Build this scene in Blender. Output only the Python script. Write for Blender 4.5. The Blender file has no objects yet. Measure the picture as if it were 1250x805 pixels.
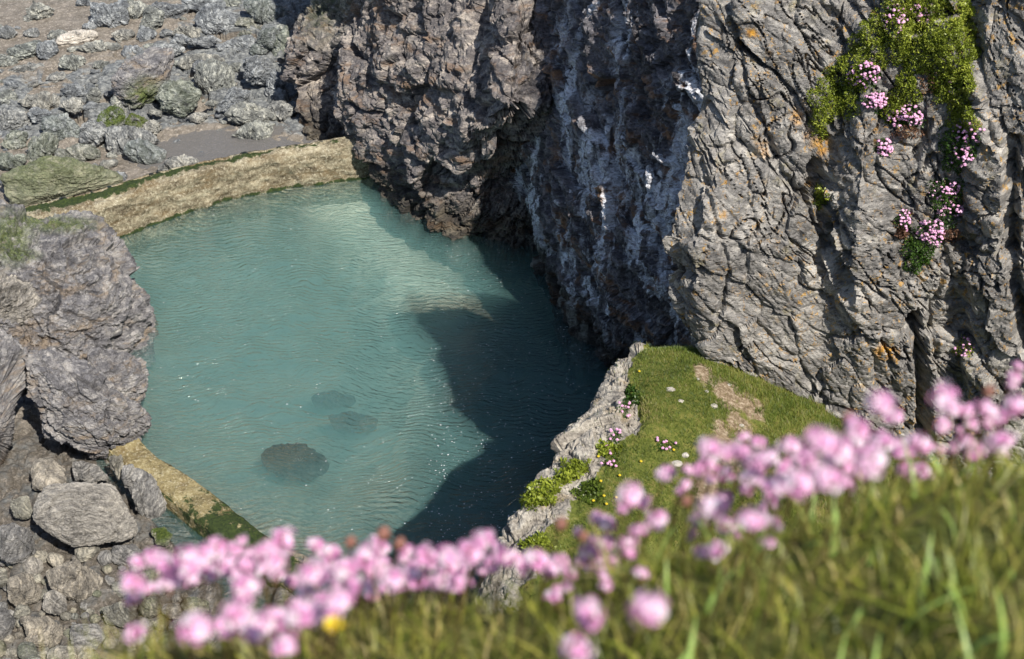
import bpy, bmesh, math, random
import numpy as np
from mathutils import Vector, Matrix
from mathutils.bvhtree import BVHTree

SC = bpy.context.scene
COL = SC.collection
R = math.radians
rng = np.random.default_rng(7)
random.seed(7)

# ------------------------------------------------------------------ camera
PITCH = 38.0
CAMZ = 20.0
HF = 20.0
FPX = 625 / math.tan(R(HF))
cam = bpy.data.cameras.new('camera')
camo = bpy.data.objects.new('camera', cam)
COL.objects.link(camo)
camo.location = (0, 0, CAMZ)
camo.rotation_euler = (R(90 - PITCH), 0, 0)
cam.sensor_width = 36
cam.lens = 18 / math.tan(R(HF))
cam.clip_start = 0.05
cam.clip_end = 4000
cam.dof.use_dof = True
cam.dof.focus_distance = 27
cam.dof.aperture_fstop = 5.0
SC.camera = camo

# ------------------------------------------------------------------ sun, sky, exposure
EL, AZX, AZY = R(51), 0.56, -0.8285
S = Vector((AZX * math.cos(EL), AZY * math.cos(EL), math.sin(EL)))
sun = bpy.data.lights.new('sun', 'SUN')
sun.energy = 5.0
sun.angle = R(0.5)
sun.color = (1.0, 0.93, 0.83)
suno = bpy.data.objects.new('sun', sun)
COL.objects.link(suno)
suno.rotation_euler = S.to_track_quat('Z', 'Y').to_euler()
w = bpy.data.worlds.new('World')
SC.world = w
w.use_nodes = True
nt = w.node_tree
nt.nodes.clear()
sky = nt.nodes.new('ShaderNodeTexSky')
sky.sky_type = 'NISHITA'
sky.sun_disc = False
sky.sun_elevation = EL
sky.sun_rotation = math.atan2(AZX, AZY)
bg = nt.nodes.new('ShaderNodeBackground')
bg.inputs[1].default_value = 0.105
wo = nt.nodes.new('ShaderNodeOutputWorld')
nt.links.new(sky.outputs[0], bg.inputs[0])
nt.links.new(bg.outputs[0], wo.inputs[0])
SC.view_settings.view_transform = 'Standard'
SC.view_settings.look = 'None'
SC.view_settings.exposure = 0.43
SC.view_settings.gamma = 1.0
SC.render.engine = 'CYCLES'
SC.cycles.use_denoising = True
SC.cycles.max_bounces = 6
SC.cycles.diffuse_bounces = 3
SC.cycles.glossy_bounces = 2
SC.cycles.transmission_bounces = 3
SC.cycles.transparent_max_bounces = 6
SC.cycles.volume_bounces = 1
SC.cycles.caustics_reflective = False
SC.cycles.caustics_refractive = False
SC.cycles.sample_clamp_indirect = 4

# ------------------------------------------------------------------ photo point -> world point
cp, sp = math.cos(R(PITCH)), math.sin(R(PITCH))
FWD = np.array([0, cp, -sp]); UP = np.array([0, sp, cp]); RT = np.array([1.0, 0, 0])
def ray(px, py):
    return FWD + RT * (px - 625) / FPX + UP * (402.5 - py) / FPX
def P(px, py, Y):
    d = ray(px, py)
    return np.array([0, 0, CAMZ]) + d * (Y / d[1])
def PZ(px, py, z):
    d = ray(px, py)
    return np.array([0, 0, CAMZ]) + d * ((z - CAMZ) / d[2])

# ------------------------------------------------------------------ numpy noise
def _h(ix, iy, iz, seed):
    ix = ix.astype(np.uint32); iy = iy.astype(np.uint32); iz = iz.astype(np.uint32)
    n = ix * np.uint32(374761393) + iy * np.uint32(668265263) + iz * np.uint32(2147483647 & 0x5bd1e995) + np.uint32((seed * 974711 + 12345) & 0xffffffff)
    n ^= n >> np.uint32(13)
    n *= np.uint32(1274126177)
    n ^= n >> np.uint32(16)
    n *= np.uint32(2246822519)
    n ^= n >> np.uint32(13)
    return n
_G = rng.normal(size=(256, 3)); _G /= np.linalg.norm(_G, axis=1)[:, None]
def perlin(Pn, seed=0):
    Pi = np.floor(Pn); f = Pn - Pi
    Pi = Pi.astype(np.int64)
    u = f * f * f * (f * (f * 6 - 15) + 10)
    out = 0
    for dx in (0, 1):
        for dy in (0, 1):
            for dz in (0, 1):
                g = _G[_h(Pi[:, 0] + dx, Pi[:, 1] + dy, Pi[:, 2] + dz, seed) & np.uint32(255)]
                d = (g[:, 0] * (f[:, 0] - dx) + g[:, 1] * (f[:, 1] - dy) + g[:, 2] * (f[:, 2] - dz))
                wt = (u[:, 0] if dx else 1 - u[:, 0]) * (u[:, 1] if dy else 1 - u[:, 1]) * (u[:, 2] if dz else 1 - u[:, 2])
                out = out + d * wt
    return out * 1.5
def fbm(Pn, octs=4, seed=0, gain=.5, lac=2.03):
    a, o = 1.0, 0
    for k in range(octs):
        o = o + a * perlin(Pn, seed + k); Pn = Pn * lac + 3.7; a *= gain
    return o
def ridged(Pn, octs=4, seed=0, gain=.5, lac=2.1):
    a, o = 1.0, 0
    for k in range(octs):
        o = o + a * (1 - 2 * np.abs(perlin(Pn, seed + k))); Pn = Pn * lac + 1.3; a *= gain
    return o
def cells(Pn, seed=0):
    Pi = np.floor(Pn).astype(np.int64)
    best = np.full(len(Pn), 1e9); b2 = best.copy()
    hid = np.zeros(len(Pn), np.uint32); diff = np.zeros_like(Pn)
    for dx in (-1, 0, 1):
        for dy in (-1, 0, 1):
            for dz in (-1, 0, 1):
                C = Pi + (dx, dy, dz)
                h = _h(C[:, 0], C[:, 1], C[:, 2], seed)
                J = np.stack([(h & np.uint32(1023)), ((h >> np.uint32(10)) & np.uint32(1023)), ((h >> np.uint32(20)) & np.uint32(1023))], 1) / 1023.0
                D = Pn - (C + J)
                q = (D * D).sum(1)
                m = q < best
                b2 = np.where(m, best, np.minimum(b2, q))
                best = np.where(m, q, best)
                hid = np.where(m, h, hid)
                diff[m] = D[m]
    g = _G[(hid * np.uint32(2654435761) >> np.uint32(24)) & np.uint32(255)]
    r = ((hid * np.uint32(40503)) >> np.uint32(8) & np.uint32(1023)) / 1023.0
    return np.sqrt(best), np.sqrt(b2), r, (g * diff).sum(1)
def rotm(ax, ay, az):
    return np.array(Matrix.Rotation(R(az), 3, 'Z') @ Matrix.Rotation(R(ay), 3, 'Y') @ Matrix.Rotation(R(ax), 3, 'X'))
def rock_disp(Pw, size=1.0, amp=.3, rot=(0, 0, 0), aniso=(1, 1, 1), seed=0, lam=.03, blocks=1.0, crack=1.0, fine=1.0):
    """facetted blocks at four sizes, bedding steps, lamination and thin joints; metres along the normal"""
    Q = Pw @ rotm(*rot) / np.array(aniso) / size
    W = np.stack([fbm(Q * 1.3, 3, seed + 11), fbm(Q * 1.3 + 9, 3, seed + 12), fbm(Q * 1.3 + 19, 3, seed + 13)], 1) * .11
    d = fbm(Q * .45, 3, seed) * amp * .45
    for fr, a1, a2, ck, sd in ((.8, .50, .75, .22, 1), (2.1, .26, .42, .13, 2), (5.0, .12, .20, .07, 3), (11.0, .055, .085, .03, 4)):
        f1, f2, r, t = cells((Q + W * (1 if fr < 3 else .6)) * fr, seed + sd)
        fq = 1 if fr < 3 else fine
        d = d + fq * blocks * amp * ((r - .5) * a1 + t * a2)
        d = d - fq * blocks * amp * ck * np.clip(1 - (f2 - f1) / .10, 0, 1)
    # thin wandering joints
    for k, (sx, sy, sz) in enumerate(((.55, .55, 1.5), (1.6, .6, .45), (1.1, 1.1, 2.8))):
        n = fbm((Q + W * .5) * np.array([sx, sy, sz]) + 7 * k, 3, seed + 60 + 5 * k)
        m = np.clip(fbm(Q * .7 + 5 * k, 2, seed + 80 + k) * 2 + .5, 0, 1)
        d = d - crack * amp * .42 * np.clip(1 - np.abs(n) / .035, 0, 1) * m
    L = (Q + W * .35) * np.array([1.0, 1.0, 7.0])
    q = fbm(L * .8, 4, seed + 5, .6)
    st = np.floor(q * 7) / 7
    d = d + lam * 1.6 * (.6 * q + .4 * st) + lam * .8 * ridged(L * 2.1, 3, seed + 7, .6) + lam * .6 * fbm(Q * 14, 3, seed + 6, .6)
    return d

# ------------------------------------------------------------------ mesh helpers
def mesh_from(name, V, F, attrs=None, smooth=True):
    V = np.asarray(V, np.float32); F = np.asarray(F, np.int32)
    me = bpy.data.meshes.new(name)
    k = F.shape[1]
    me.vertices.add(len(V)); me.vertices.foreach_set('co', V.ravel())
    me.loops.add(F.size); me.loops.foreach_set('vertex_index', F.ravel())
    me.polygons.add(len(F))
    me.polygons.foreach_set('loop_start', np.arange(0, F.size, k, dtype=np.int32))
    me.update(calc_edges=True)
    me.polygons.foreach_set('use_smooth', np.full(len(F), smooth))
    for n, a in (attrs or {}).items():
        at = me.attributes.new(n, 'FLOAT', 'POINT'); at.data.foreach_set('value', np.asarray(a, np.float32))
    me.validate()
    return me
def link(name, me, mat=None, parent=None, loc=None):
    o = bpy.data.objects.new(name, me)
    COL.objects.link(o)
    if mat is not None and not me.materials: me.materials.append(mat)
    if parent is not None: o.parent = parent
    if loc is not None: o.location = loc
    return o
def empty(name, loc):
    o = bpy.data.objects.new(name, None); COL.objects.link(o); o.location = loc; o.empty_display_size = .1
    return o
def tag(o, label=None, cat=None, group=None, kind=None):
    if label: o['label'] = label
    if cat: o['category'] = cat
    if group: o['group'] = group
    if kind: o['kind'] = kind
    return o
LIN = [False]
def cr(c, t):
    if LIN[0]:
        n = len(c); i = np.clip(np.floor(t).astype(int), 0, n - 2); f = (t - i)[:, None, None]
        return c[i] * (1 - f) + c[i + 1] * f
    n = len(c); i = np.clip(np.floor(t).astype(int), 0, n - 2); f = (t - i)[:, None, None]
    p0 = c[np.clip(i - 1, 0, n - 1)]; p1 = c[i]; p2 = c[i + 1]; p3 = c[np.clip(i + 2, 0, n - 1)]
    return .5 * (2 * p1 + (p2 - p0) * f + (2 * p0 - 5 * p1 + 4 * p2 - p3) * f ** 2 + (3 * p1 - p0 - 3 * p2 + p3) * f ** 3)
def params(c, res, cap):
    L = np.linalg.norm(np.diff(c, axis=0), axis=2)
    L = np.median(L, axis=1)
    t = []
    for i, l in enumerate(L):
        n = int(np.clip(round(l / res[i] if isinstance(res, (list, tuple)) else l / res), 2, cap))
        t += list(i + np.arange(n) / n)
    return np.array(t + [len(L)])
def loft(ctrl, resu, resv, cap=260):
    c = np.array(ctrl, float)
    tu = params(c, resu, cap)
    cv = np.swapaxes(c, 0, 1)
    tv = params(cv, resv, cap)
    g = cr(c, tu)
    g = np.swapaxes(cr(np.swapaxes(g, 0, 1), tv), 0, 1)
    return g, tu, tv
def gnormals(g):
    du = np.gradient(g, axis=0); dv = np.gradient(g, axis=1)
    n = np.cross(du, dv); n /= np.linalg.norm(n, axis=2)[:, :, None] + 1e-9
    return n
def gfaces(nu, nv, flip=False):
    i = np.arange(nu - 1)[:, None] * nv + np.arange(nv - 1)[None]
    i = i.ravel()
    f = np.stack([i, i + nv, i + nv + 1, i + 1], 1)
    return f[:, ::-1] if flip else f
def bvh_of(V, F):
    return BVHTree.FromPolygons([tuple(v) for v in V.tolist()], [tuple(f) for f in F.tolist()])

# ------------------------------------------------------------------ material helpers
class NT:
    def __init__(s, name):
        s.m = bpy.data.materials.new(name); s.m.use_nodes = True
        s.t = s.m.node_tree; s.t.nodes.clear()
        s.out = s.t.nodes.new('ShaderNodeOutputMaterial')
    def n(s, typ, **kw):
        nd = s.t.nodes.new('ShaderNode' + typ)
        for k, v in kw.items():
            if k.startswith('i_'):
                nd.inputs[int(k[2:])].default_value = v
            else: setattr(nd, k, v)
        return nd
    def l(s, a, b): s.t.links.new(a, b)
    def pos(s):
        return s.n('NewGeometry').outputs['Position']
    def obj(s):
        return s.n('TexCoord').outputs['Object']
    def mapping(s, vec, rot=(0, 0, 0), scale=(1, 1, 1)):
        mp = s.n('Mapping'); mp.inputs['Rotation'].default_value = [R(a) for a in rot]; mp.inputs['Scale'].default_value = scale
        s.l(vec, mp.inputs['Vector']); return mp.outputs[0]
    def noise(s, vec, scale, det=6, rough=.6, dist=0, out=0):
        nd = s.n('TexNoise'); nd.inputs['Scale'].default_value = scale; nd.inputs['Detail'].default_value = det
        nd.inputs['Roughness'].default_value = rough; nd.inputs['Distortion'].default_value = dist
        s.l(vec, nd.inputs['Vector']); return nd.outputs[out]
    def vor(s, vec, scale, feature='F1', out='Distance', rnd=1):
        nd = s.n('TexVoronoi'); nd.feature = feature; nd.inputs['Scale'].default_value = scale; nd.inputs['Randomness'].default_value = rnd
        s.l(vec, nd.inputs['Vector']); return nd.outputs[out]
    def ramp(s, fac, stops, interp='LINEAR'):
        nd = s.n('ValToRGB'); cr_ = nd.color_ramp; cr_.interpolation = interp
        while len(cr_.elements) < len(stops): cr_.elements.new(.5)
        for e, (p, c) in zip(cr_.elements, stops):
            e.position = p
            e.color = (*c, 1) if isinstance(c, tuple) else (c, c, c, 1)
        s.l(fac, nd.inputs[0]); return nd.outputs[0]
    def mix(s, fac, a, b, mode='MIX'):
        nd = s.n('Mix'); nd.data_type = 'RGBA'; nd.blend_type = mode
        for sock, v in ((nd.inputs[0], fac), (nd.inputs[6], a), (nd.inputs[7], b)):
            if isinstance(v, (int, float)): sock.default_value = v
            elif isinstance(v, tuple): sock.default_value = (*v, 1)
            else: s.l(v, sock)
        return nd.outputs[2]
    def math(s, op, a, b=0.0, clamp=False):
        nd = s.n('Math'); nd.operation = op; nd.use_clamp = clamp
        for sock, v in ((nd.inputs[0], a), (nd.inputs[1], b)):
            if isinstance(v, (int, float)): sock.default_value = v
            else: s.l(v, sock)
        return nd.outputs[0]
    def attr(s, name):
        nd = s.n('Attribute'); nd.attribute_name = name; return nd.outputs['Fac']
    def bump(s, h, dist, strength=1, normal=None):
        nd = s.n('Bump'); nd.inputs['Distance'].default_value = dist; nd.inputs['Strength'].default_value = strength
        s.l(h, nd.inputs['Height'])
        if normal is not None: s.l(normal, nd.inputs['Normal'])
        return nd.outputs[0]
    def bsdf(s, col, rough=.8, spec=.3, normal=None, **kw):
        b = s.n('BsdfPrincipled')
        for sock, v in ((b.inputs['Base Color'], col), (b.inputs['Roughness'], rough), (b.inputs['Specular IOR Level'], spec)):
            if isinstance(v, (int, float)): sock.default_value = v
            elif isinstance(v, tuple): sock.default_value = (*v, 1)
            else: s.l(v, sock)
        if normal is not None: s.l(normal, b.inputs['Normal'])
        s.l(b.outputs[0], s.out.inputs[0]); return b

def rock_mat(name, dark, mid, light, rot=(0, 0, 0), streak=(1, 1, 6), lichen=0.0, warm=None, pale=None, algae=False, scale=1.0, bump=1.0, vary=0.0, rough=.72, attrs=(), palemin=.60):
    m = NT(name); p = m.pos()
    if vary:
        oi = m.n('ObjectInfo')
        p2 = m.n('VectorMath'); p2.operation = 'ADD'
        m.l(p, p2.inputs[0]); sc = m.n('VectorMath'); sc.operation = 'SCALE'; m.l(oi.outputs['Location'], sc.inputs[0]); sc.inputs['Scale'].default_value = 3.1
        m.l(sc.outputs[0], p2.inputs[1]); p = p2.outputs[0]
        rv = m.n('VectorRotate'); rv.rotation_type = 'EULER_XYZ'
        m.l(p, rv.inputs['Vector'])
        cmb = m.n('CombineXYZ'); m.l(m.math('MULTIPLY', oi.outputs['Random'], 9.0), cmb.inputs[0]); m.l(m.math('MULTIPLY', oi.outputs['Random'], 23.0), cmb.inputs[1])
        m.l(cmb.outputs[0], rv.inputs['Rotation']); ps = rv.outputs[0]
    else: ps = p
    # domain warp so bands fold
    wn = m.noise(ps, 1.3 * scale, 3, .5, 0, 1)
    wv = m.n('VectorMath'); wv.operation = 'MULTIPLY_ADD'; m.l(wn, wv.inputs[0]); wv.inputs[1].default_value = (.5, .5, .5); m.l(ps, wv.inputs[2])
    fol = m.mapping(wv.outputs[0], rot, streak)
    nb = m.noise(p, 1.1 * scale, 5, .62)
    ns = m.noise(fol, 2.2 * scale, 8, .68)
    nf = m.noise(p, 16 * scale, 7, .78)
    nsf = m.noise(fol, 9 * scale, 5, .7)
    v = m.math('ADD', m.math('MULTIPLY', ns, .5), m.math('ADD', m.math('MULTIPLY', nb, .25), m.math('MULTIPLY', nf, .25)))
    col = m.ramp(v, [(.40, dark), (.50, mid), (.58, light), (.66, tuple(min(1, c * 1.25) for c in light))])
    # light mineral veins and dark joints
    col = m.mix(m.ramp(nsf, [(.60, 0.0), (.72, .55)]), col, tuple(min(1, c * 1.5) for c in light))
    if warm:
        nw = m.noise(m.mapping(p, rot, tuple(.4 * s for s in streak)), 2.0 * scale, 6, .7)
        col = m.mix(m.ramp(nw, [(.52, 0.0), (.64, .85)]), col, warm)
    if pale:
        npn = m.noise(m.mapping(p, (0, 0, 0), (1.6, 1.6, .38)), 1.35 * scale, 6, .62, .4)
        npm = m.math('MULTIPLY', m.ramp(npn, [(palemin, 0.0), (palemin + .07, 1.0)]), m.ramp(nsf, [(.38, .25), (.52, 1.0)]))
        npm = m.math('MULTIPLY', npm, m.ramp(m.noise(m.mapping(p, (0, 0, 0), (1, 1, .5)), .55, 2, .5), [(.44, .05), (.54, 1.0)]))
        col = m.mix(npm, col, pale)
    if lichen:
        nl = m.noise(p, .9, 3, .5)
        nl2 = m.noise(p, 9.5, 6, .72, .6)
        lm = m.math('MULTIPLY', m.ramp(nl, [(.36, 0.0), (.48, 1.0)]), m.ramp(nl2, [(.57, 0.0), (.61, 1.0)]))
        lm = m.math('MULTIPLY', lm, lichen)
        col = m.mix(lm, col, m.ramp(nf, [(.4, (.40, .21, .04)), (.6, (.56, .34, .08))]))
        # grey-yellow crust
        ng = m.noise(p, 3.1, 6, .7)
        col = m.mix(m.ramp(ng, [(.58, 0.0), (.68, .45)]), col, (.36, .32, .17))
    if 'orange' in attrs:
        col = m.mix(m.math('MULTIPLY', m.attr('orange'), m.ramp(m.noise(p, 9, 6, .75), [(.42, 0.0), (.50, 1.0)])), col, m.ramp(nf, [(.4, (.45, .20, .02)), (.6, (.70, .38, .05))]))
    if 'algae' in attrs:
        am = m.math('MULTIPLY', m.attr('algae'), m.ramp(m.noise(p, 5, 6, .7), [(.36, 0.0), (.50, 1.0)]))
        col = m.mix(am, col, m.ramp(nf, [(.38, (.025, .05, .012)), (.62, (.13, .17, .03))]))
    if 'wet' in attrs:
        col = m.mix(m.attr('wet'), col, m.mix(1.0, col, (.26, .25, .20), 'MULTIPLY'))
    if vary:
        rr = m.ramp(oi.outputs['Random'], [(0.0, (.72, .74, .80)), (.35, (.95, .98, 1.05)), (.6, (1.05, 1.0, .93)), (.8, (.93, .96, .91)), (1.0, (1.15, 1.12, 1.05))])
        col = m.mix(1.0, col, rr, 'MULTIPLY')
    crack = m.vor(m.mapping(wv.outputs[0], rot, (1, 1, 2.2)), 3.2 * scale, 'DISTANCE_TO_EDGE')
    ck = m.ramp(crack, [(0.0, 0.0), (.025, 1.0)])
    n1 = m.bump(ns, .04 * bump)
    n2 = m.bump(nsf, .035 * bump, 1, n1)
    n3 = m.bump(nf, .016 * bump, 1, n2)
    n4 = m.bump(ck, .012 * bump, .6, n3)
    m.bsdf(col, rough, .4, n4)
    return m.m

M = {}
M['slab'] = rock_mat('grey_slate', (.07, .068, .067), (.235, .226, .215), (.45, .43, .395), rot=(20, 35, 0), streak=(1, 1, 4.5), lichen=.8, attrs=('orange',))
M['headland'] = rock_mat('brown_slate', (.04, .038, .044), (.175, .16, .158), (.47, .42, .37), rot=(10, -65, 20), streak=(1, 1, 4), warm=(.22, .145, .095), bump=1.4, attrs=('algae', 'wet'))
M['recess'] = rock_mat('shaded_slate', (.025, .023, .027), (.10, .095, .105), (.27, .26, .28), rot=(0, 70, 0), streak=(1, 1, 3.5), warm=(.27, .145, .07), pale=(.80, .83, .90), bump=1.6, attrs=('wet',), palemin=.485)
M['outcrop'] = rock_mat('weathered_rock', (.055, .054, .06), (.165, .162, .17), (.37, .355, .34), rot=(30, 15, 40), streak=(1, 1, 4), warm=(.27, .215, .16), scale=1.3, attrs=('algae',))
M['boulder'] = rock_mat('boulder_rock', (.06, .058, .055), (.235, .225, .205), (.50, .47, .41), rot=(12, 20, 0), streak=(1, 1, 5), scale=1.5, vary=1, attrs=('algae',))
M['beach_rock'] = rock_mat('blue_grey_rock', (.05, .055, .06), (.19, .20, .20), (.50, .51, .48), rot=(12, 30, 0), streak=(1, 1, 3.5), scale=1.8, vary=1, attrs=('algae',))
M['striped'] = rock_mat('striped_pale_rock', (.09, .085, .08), (.30, .285, .26), (.50, .47, .42), rot=(0, 0, 8), streak=(.7, 4.5, 4.5), scale=1.6, attrs=('algae',))
M['submerged'] = rock_mat('weedy_dark_rock', (.012, .012, .012), (.035, .035, .03), (.08, .075, .06), scale=1.5)
M['pale_rock'] = rock_mat('pale_quartz_rock', (.10, .10, .10), (.52, .48, .42), (.68, .64, .57), rot=(0, 0, 0), streak=(1, 1, 1.5), scale=2.0)
M['green_slab'] = rock_mat('algae_slab_rock', (.09, .10, .07), (.22, .23, .16), (.38, .37, .27), rot=(5, 10, 0), streak=(.6, 1, 6), scale=2.0, attrs=('algae',))
M['ledge_rock'] = None

# ------------------------------------------------------------------ cliffs
CLIFF_BVH = []
def cliff(name, ctrl, mat, disp, resu, resv, attrs_fn=None, flip=False, cap=260, damp=None):
    LIN[0] = name != 'grassy_ledge'
    g, tu, tv = loft(ctrl, resu, resv, cap)
    LIN[0] = False
    # mostly planar facets, edges eased a little
    for _ in range(3 if name != 'grassy_ledge' else 0):
        g[1:-1, 1:-1] = .5 * g[1:-1, 1:-1] + .125 * (g[2:, 1:-1] + g[:-2, 1:-1] + g[1:-1, 2:] + g[1:-1, :-2])
    n = gnormals(g)
    for _ in range(10):
        n[1:-1] = .5 * n[1:-1] + .25 * (n[2:] + n[:-2]); n[:, 1:-1] = .5 * n[:, 1:-1] + .25 * (n[:, 2:] + n[:, :-2])
    n /= np.linalg.norm(n, axis=2)[:, :, None] + 1e-9
    if flip: n = -n
    V = g.reshape(-1, 3); N = n.reshape(-1, 3)
    d = disp(V)
    if damp is not None: d = d * damp(V, np.repeat(tu, len(tv)), np.tile(tv, len(tu)))
    V2 = V + N * d[:, None]
    at = attrs_fn(V2, np.repeat(tu, len(tv)), np.tile(tv, len(tu)), N) if attrs_fn else None
    F = gfaces(len(tu), len(tv), flip)
    o = link(name, mesh_from(name, V2, F, at, smooth=(name == 'clifftop_hill')), mat)
    tag(o, kind='structure')
    return o, V2, F, (g, tu, tv, n)

def col_pts(wl, mids, top, ztop, back=(0, 7), sub=-3.0):
    """one column of a cliff: under water, waterline, mids up to the picture's top, crest, plateau"""
    base = PZ(*wl) if len(wl) == 3 else np.array(wl[:3])
    pts = [base + (0.0, -.15, sub - base[2]), base]
    for a in mids: pts.append(P(*a))
    t = P(*top); pts.append(t)
    up = t + np.array([back[0] * .08, back[1] * .10, ztop - t[2]]); pts.append(up)
    pts.append(up + np.array([back[0] * .35, back[1] * .35, -.1]))
    pts.append(up + np.array([back[0] * 3.0, back[1] * 3.0, -1.0]))
    return pts
# headland: brown face between the beach and the shaded recess
hb = (3.5, 7)
head = [
    col_pts((430, 60, .5), [(440, 30, 41.5), (450, 12, 42.0)], (455, 0, 42.2), 6.0, (7, 7)),
    col_pts((378, 95, .45), [(372, 60, 38.2), (380, 30, 38.8)], (400, 0, 39.3), 5.5, (7, 7)),
    col_pts((362, 150, .4), [(352, 95, 35.0), (360, 48, 35.5)], (392, 0, 37.3), 6.5, (6, 7)),
    col_pts((405, 196, .2), [(400, 130, 34.2), (398, 70, 34.6)], (420, 0, 35.6), 7.5, (5, 7)),
    col_pts((452, 208, 0), [(425, 130, 32.7), (430, 65, 33.4)], (450, 0, 34.2), 8.5, hb),
    col_pts((474, 238, 0), [(470, 165, 31.2), (472, 75, 32.0)], (490, 0, 33.0), 9.5, hb),
    col_pts((505, 264, 0), [(515, 190, 30.1), (520, 90, 30.8)], (545, 0, 31.8), 8, hb),
    col_pts((560, 287, 0), [(562, 218, 29.7), (566, 160, 28.7)], (585, 0, 30.6), 8.2, hb),
    col_pts((640, 303, 0), [(630, 205, 29.9), (622, 128, 27.5)], (632, 0, 29.5), 8.4, hb),
    col_pts((700, 300, 0), [(690, 205, 30.4), (668, 118, 28.3)], (675, 0, 29.2), 8.6, hb),
]
def head_attr(V, u, v, N):
    z = V[:, 2]
    up = np.clip((N[:, 2]) * 1.5, 0, 1)
    algae = np.clip((3.6 - u) / 1.2, 0, 1) * np.clip((u - .2), 0, 1) * np.clip(1.2 - np.abs(v - 4.3) * .8, 0, 1)
    wet = np.clip((1.3 - z) / .8, 0, 1) * .9
    return {'algae': algae * .5, 'wet': wet}
cliff('cliff_headland', head, M['headland'],
      lambda V: rock_disp(V, 1.75, .50, (15, -55, 25), (1, 1, .42), 21, .022, fine=.8), .036, [.3, .034, .034, .034, .05, .5, 2], head_attr)
# cavern ledge inside the corner: dark bedded rock under the overhang
rec = [
    col_pts((600, 292, 0), [(610, 215, 30.9), (620, 110, 31.0)], (625, 0, 31.2), 8.8, (3, 6)),
    col_pts((650, 300, 0), [(646, 215, 29.1), (645, 110, 29.6)], (648, 0, 29.9), 9.0, (4, 6)),
    col_pts((668, 342, 0), [(662, 245, 27.4), (668, 120, 28.1)], (682, 0, 28.6), 9.2, (5, 5)),
    col_pts((700, 408, 0), [(698, 290, 25.5), (708, 140, 26.3)], (728, 0, 27.0), 9.6, (5, 4)),
    col_pts((738, 447, 0), [(742, 320, 23.9), (758, 160, 24.6)], (785, 0, 25.2), 9.8, (5, 3)),
    col_pts((790, 478, 0), [(802, 330, 22.4), (826, 170, 22.9)], (850, 0, 23.4), 10.2, (5, 3)),
    col_pts((860, 505, 0), [(862, 350, 20.9), (880, 180, 21.6)], (905, 0, 22.2), 10, (5, 3)),
    col_pts((950, 545, 0), [(935, 360, 19.6), (945, 190, 20.4)], (960, 30, 21.2), 10, (5, 3)),
]
def wet_attr(V, u, v, N):
    return {'wet': np.clip((1.4 - V[:, 2]) / .7, 0, 1)}
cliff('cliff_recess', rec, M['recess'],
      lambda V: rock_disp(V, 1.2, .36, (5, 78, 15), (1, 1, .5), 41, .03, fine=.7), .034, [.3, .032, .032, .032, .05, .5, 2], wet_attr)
# sunlit slab, gully and buttress
def dcol(bx, by, bY, mids, tx, tY, ztop, dz=1.6, tpy=0):
    b = P(bx, by, bY)
    pts = [b + (0, 0.0, -dz - 2), b]
    for a in mids: pts.append(P(*a))
    t = P(tx, tpy, tY); pts.append(t)
    u = t + (0, .35, ztop - t[2]); pts.append(u)
    pts.append(u + (.15, .7, -1.4)); pts.append(u + (1.2, 2.2, -8))
    return pts
slab = [
    dcol(905, 440, 21.2, [(912, 370, 21.3), (920, 310, 21.3)], 925, 21.4, 6.4, tpy=260),
    dcol(868, 432, 18.9, [(838, 330, 18.9), (855, 240, 19.1)], 868, 19.2, 9.0, tpy=160),
    dcol(851, 432, 17.5, [(805, 292, 17.6), (861, 125, 18.4)], 859, 18.9, 11.75),
    dcol(868, 438, 17.15, [(848, 300, 17.2), (898, 130, 18.1)], 905, 18.6, 12.1),
    dcol(905, 455, 17.0, [(915, 300, 17.15), (940, 130, 17.9)], 950, 18.5, 12.2),
    dcol(950, 480, 16.95, [(962, 300, 17.1), (985, 130, 17.8)], 1000, 18.5, 12.3),
    dcol(1000, 520, 16.8, [(1005, 310, 17.25), (1012, 200, 17.55)], 1040, 18.4, 12.4),
    dcol(1050, 540, 16.6, [(1045, 320, 16.75), (1050, 190, 17.05)], 1070, 18.0, 12.5),
    dcol(1100, 550, 16.5, [(1100, 330, 16.7), (1100, 190, 17.1)], 1105, 17.8, 12.6),
    dcol(1140, 560, 16.6, [(1140, 340, 16.65), (1145, 200, 17.0)], 1145, 17.6, 12.7),
    dcol(1172, 565, 16.7, [(1176, 340, 16.75), (1180, 180, 17.05)], 1188, 17.4, 12.8),
    dcol(1184, 570, 16.3, [(1188, 340, 16.5), (1197, 180, 16.8)], 1200, 17.15, 12.9),
    dcol(1208, 580, 16.1, [(1213, 340, 16.35), (1218, 180, 16.65)], 1224, 17.0, 13.0),
    dcol(1265, 590, 15.9, [(1270, 340, 16.1), (1275, 180, 16.4)], 1280, 16.8, 13.0),
    dcol(1400, 600, 15.2, [(1405, 340, 15.4), (1410, 180, 15.6)], 1420, 16.1, 13.5),
    dcol(1700, 600, 14.0, [(1710, 340, 14.2), (1720, 180, 14.4)], 1730, 15.0, 15),
]
ORG = [(938, 200, 17.3, .13), (1082, 432, 16.6, .14), (918, 42, 18.3, .06), (962, 240, 17.1, .08), (925, 180, 17.5, .08), (1008, 190, 17.4, .14), (975, 150, 17.6, .08), (885, 270, 17.2, .06), (872, 268, 17.2, .05), (930, 330, 17.2, .05), (940, 72, 18, .05), (900, 140, 17.7, .04), (992, 175, 17.5, .08)]
def slab_attr(V, u, v, N):
    o = np.zeros(len(V))
    for px, py, Y, r in ORG:
        c = P(px, py, Y); d = np.linalg.norm(V - c, axis=1)
        dx = V - c; d = np.sqrt(dx[:, 0] ** 2 + dx[:, 2] ** 2 + .1 * dx[:, 1] ** 2)
        o = np.maximum(o, np.clip(1.6 - d / r, 0, 1))
    return {'orange': o}
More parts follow.
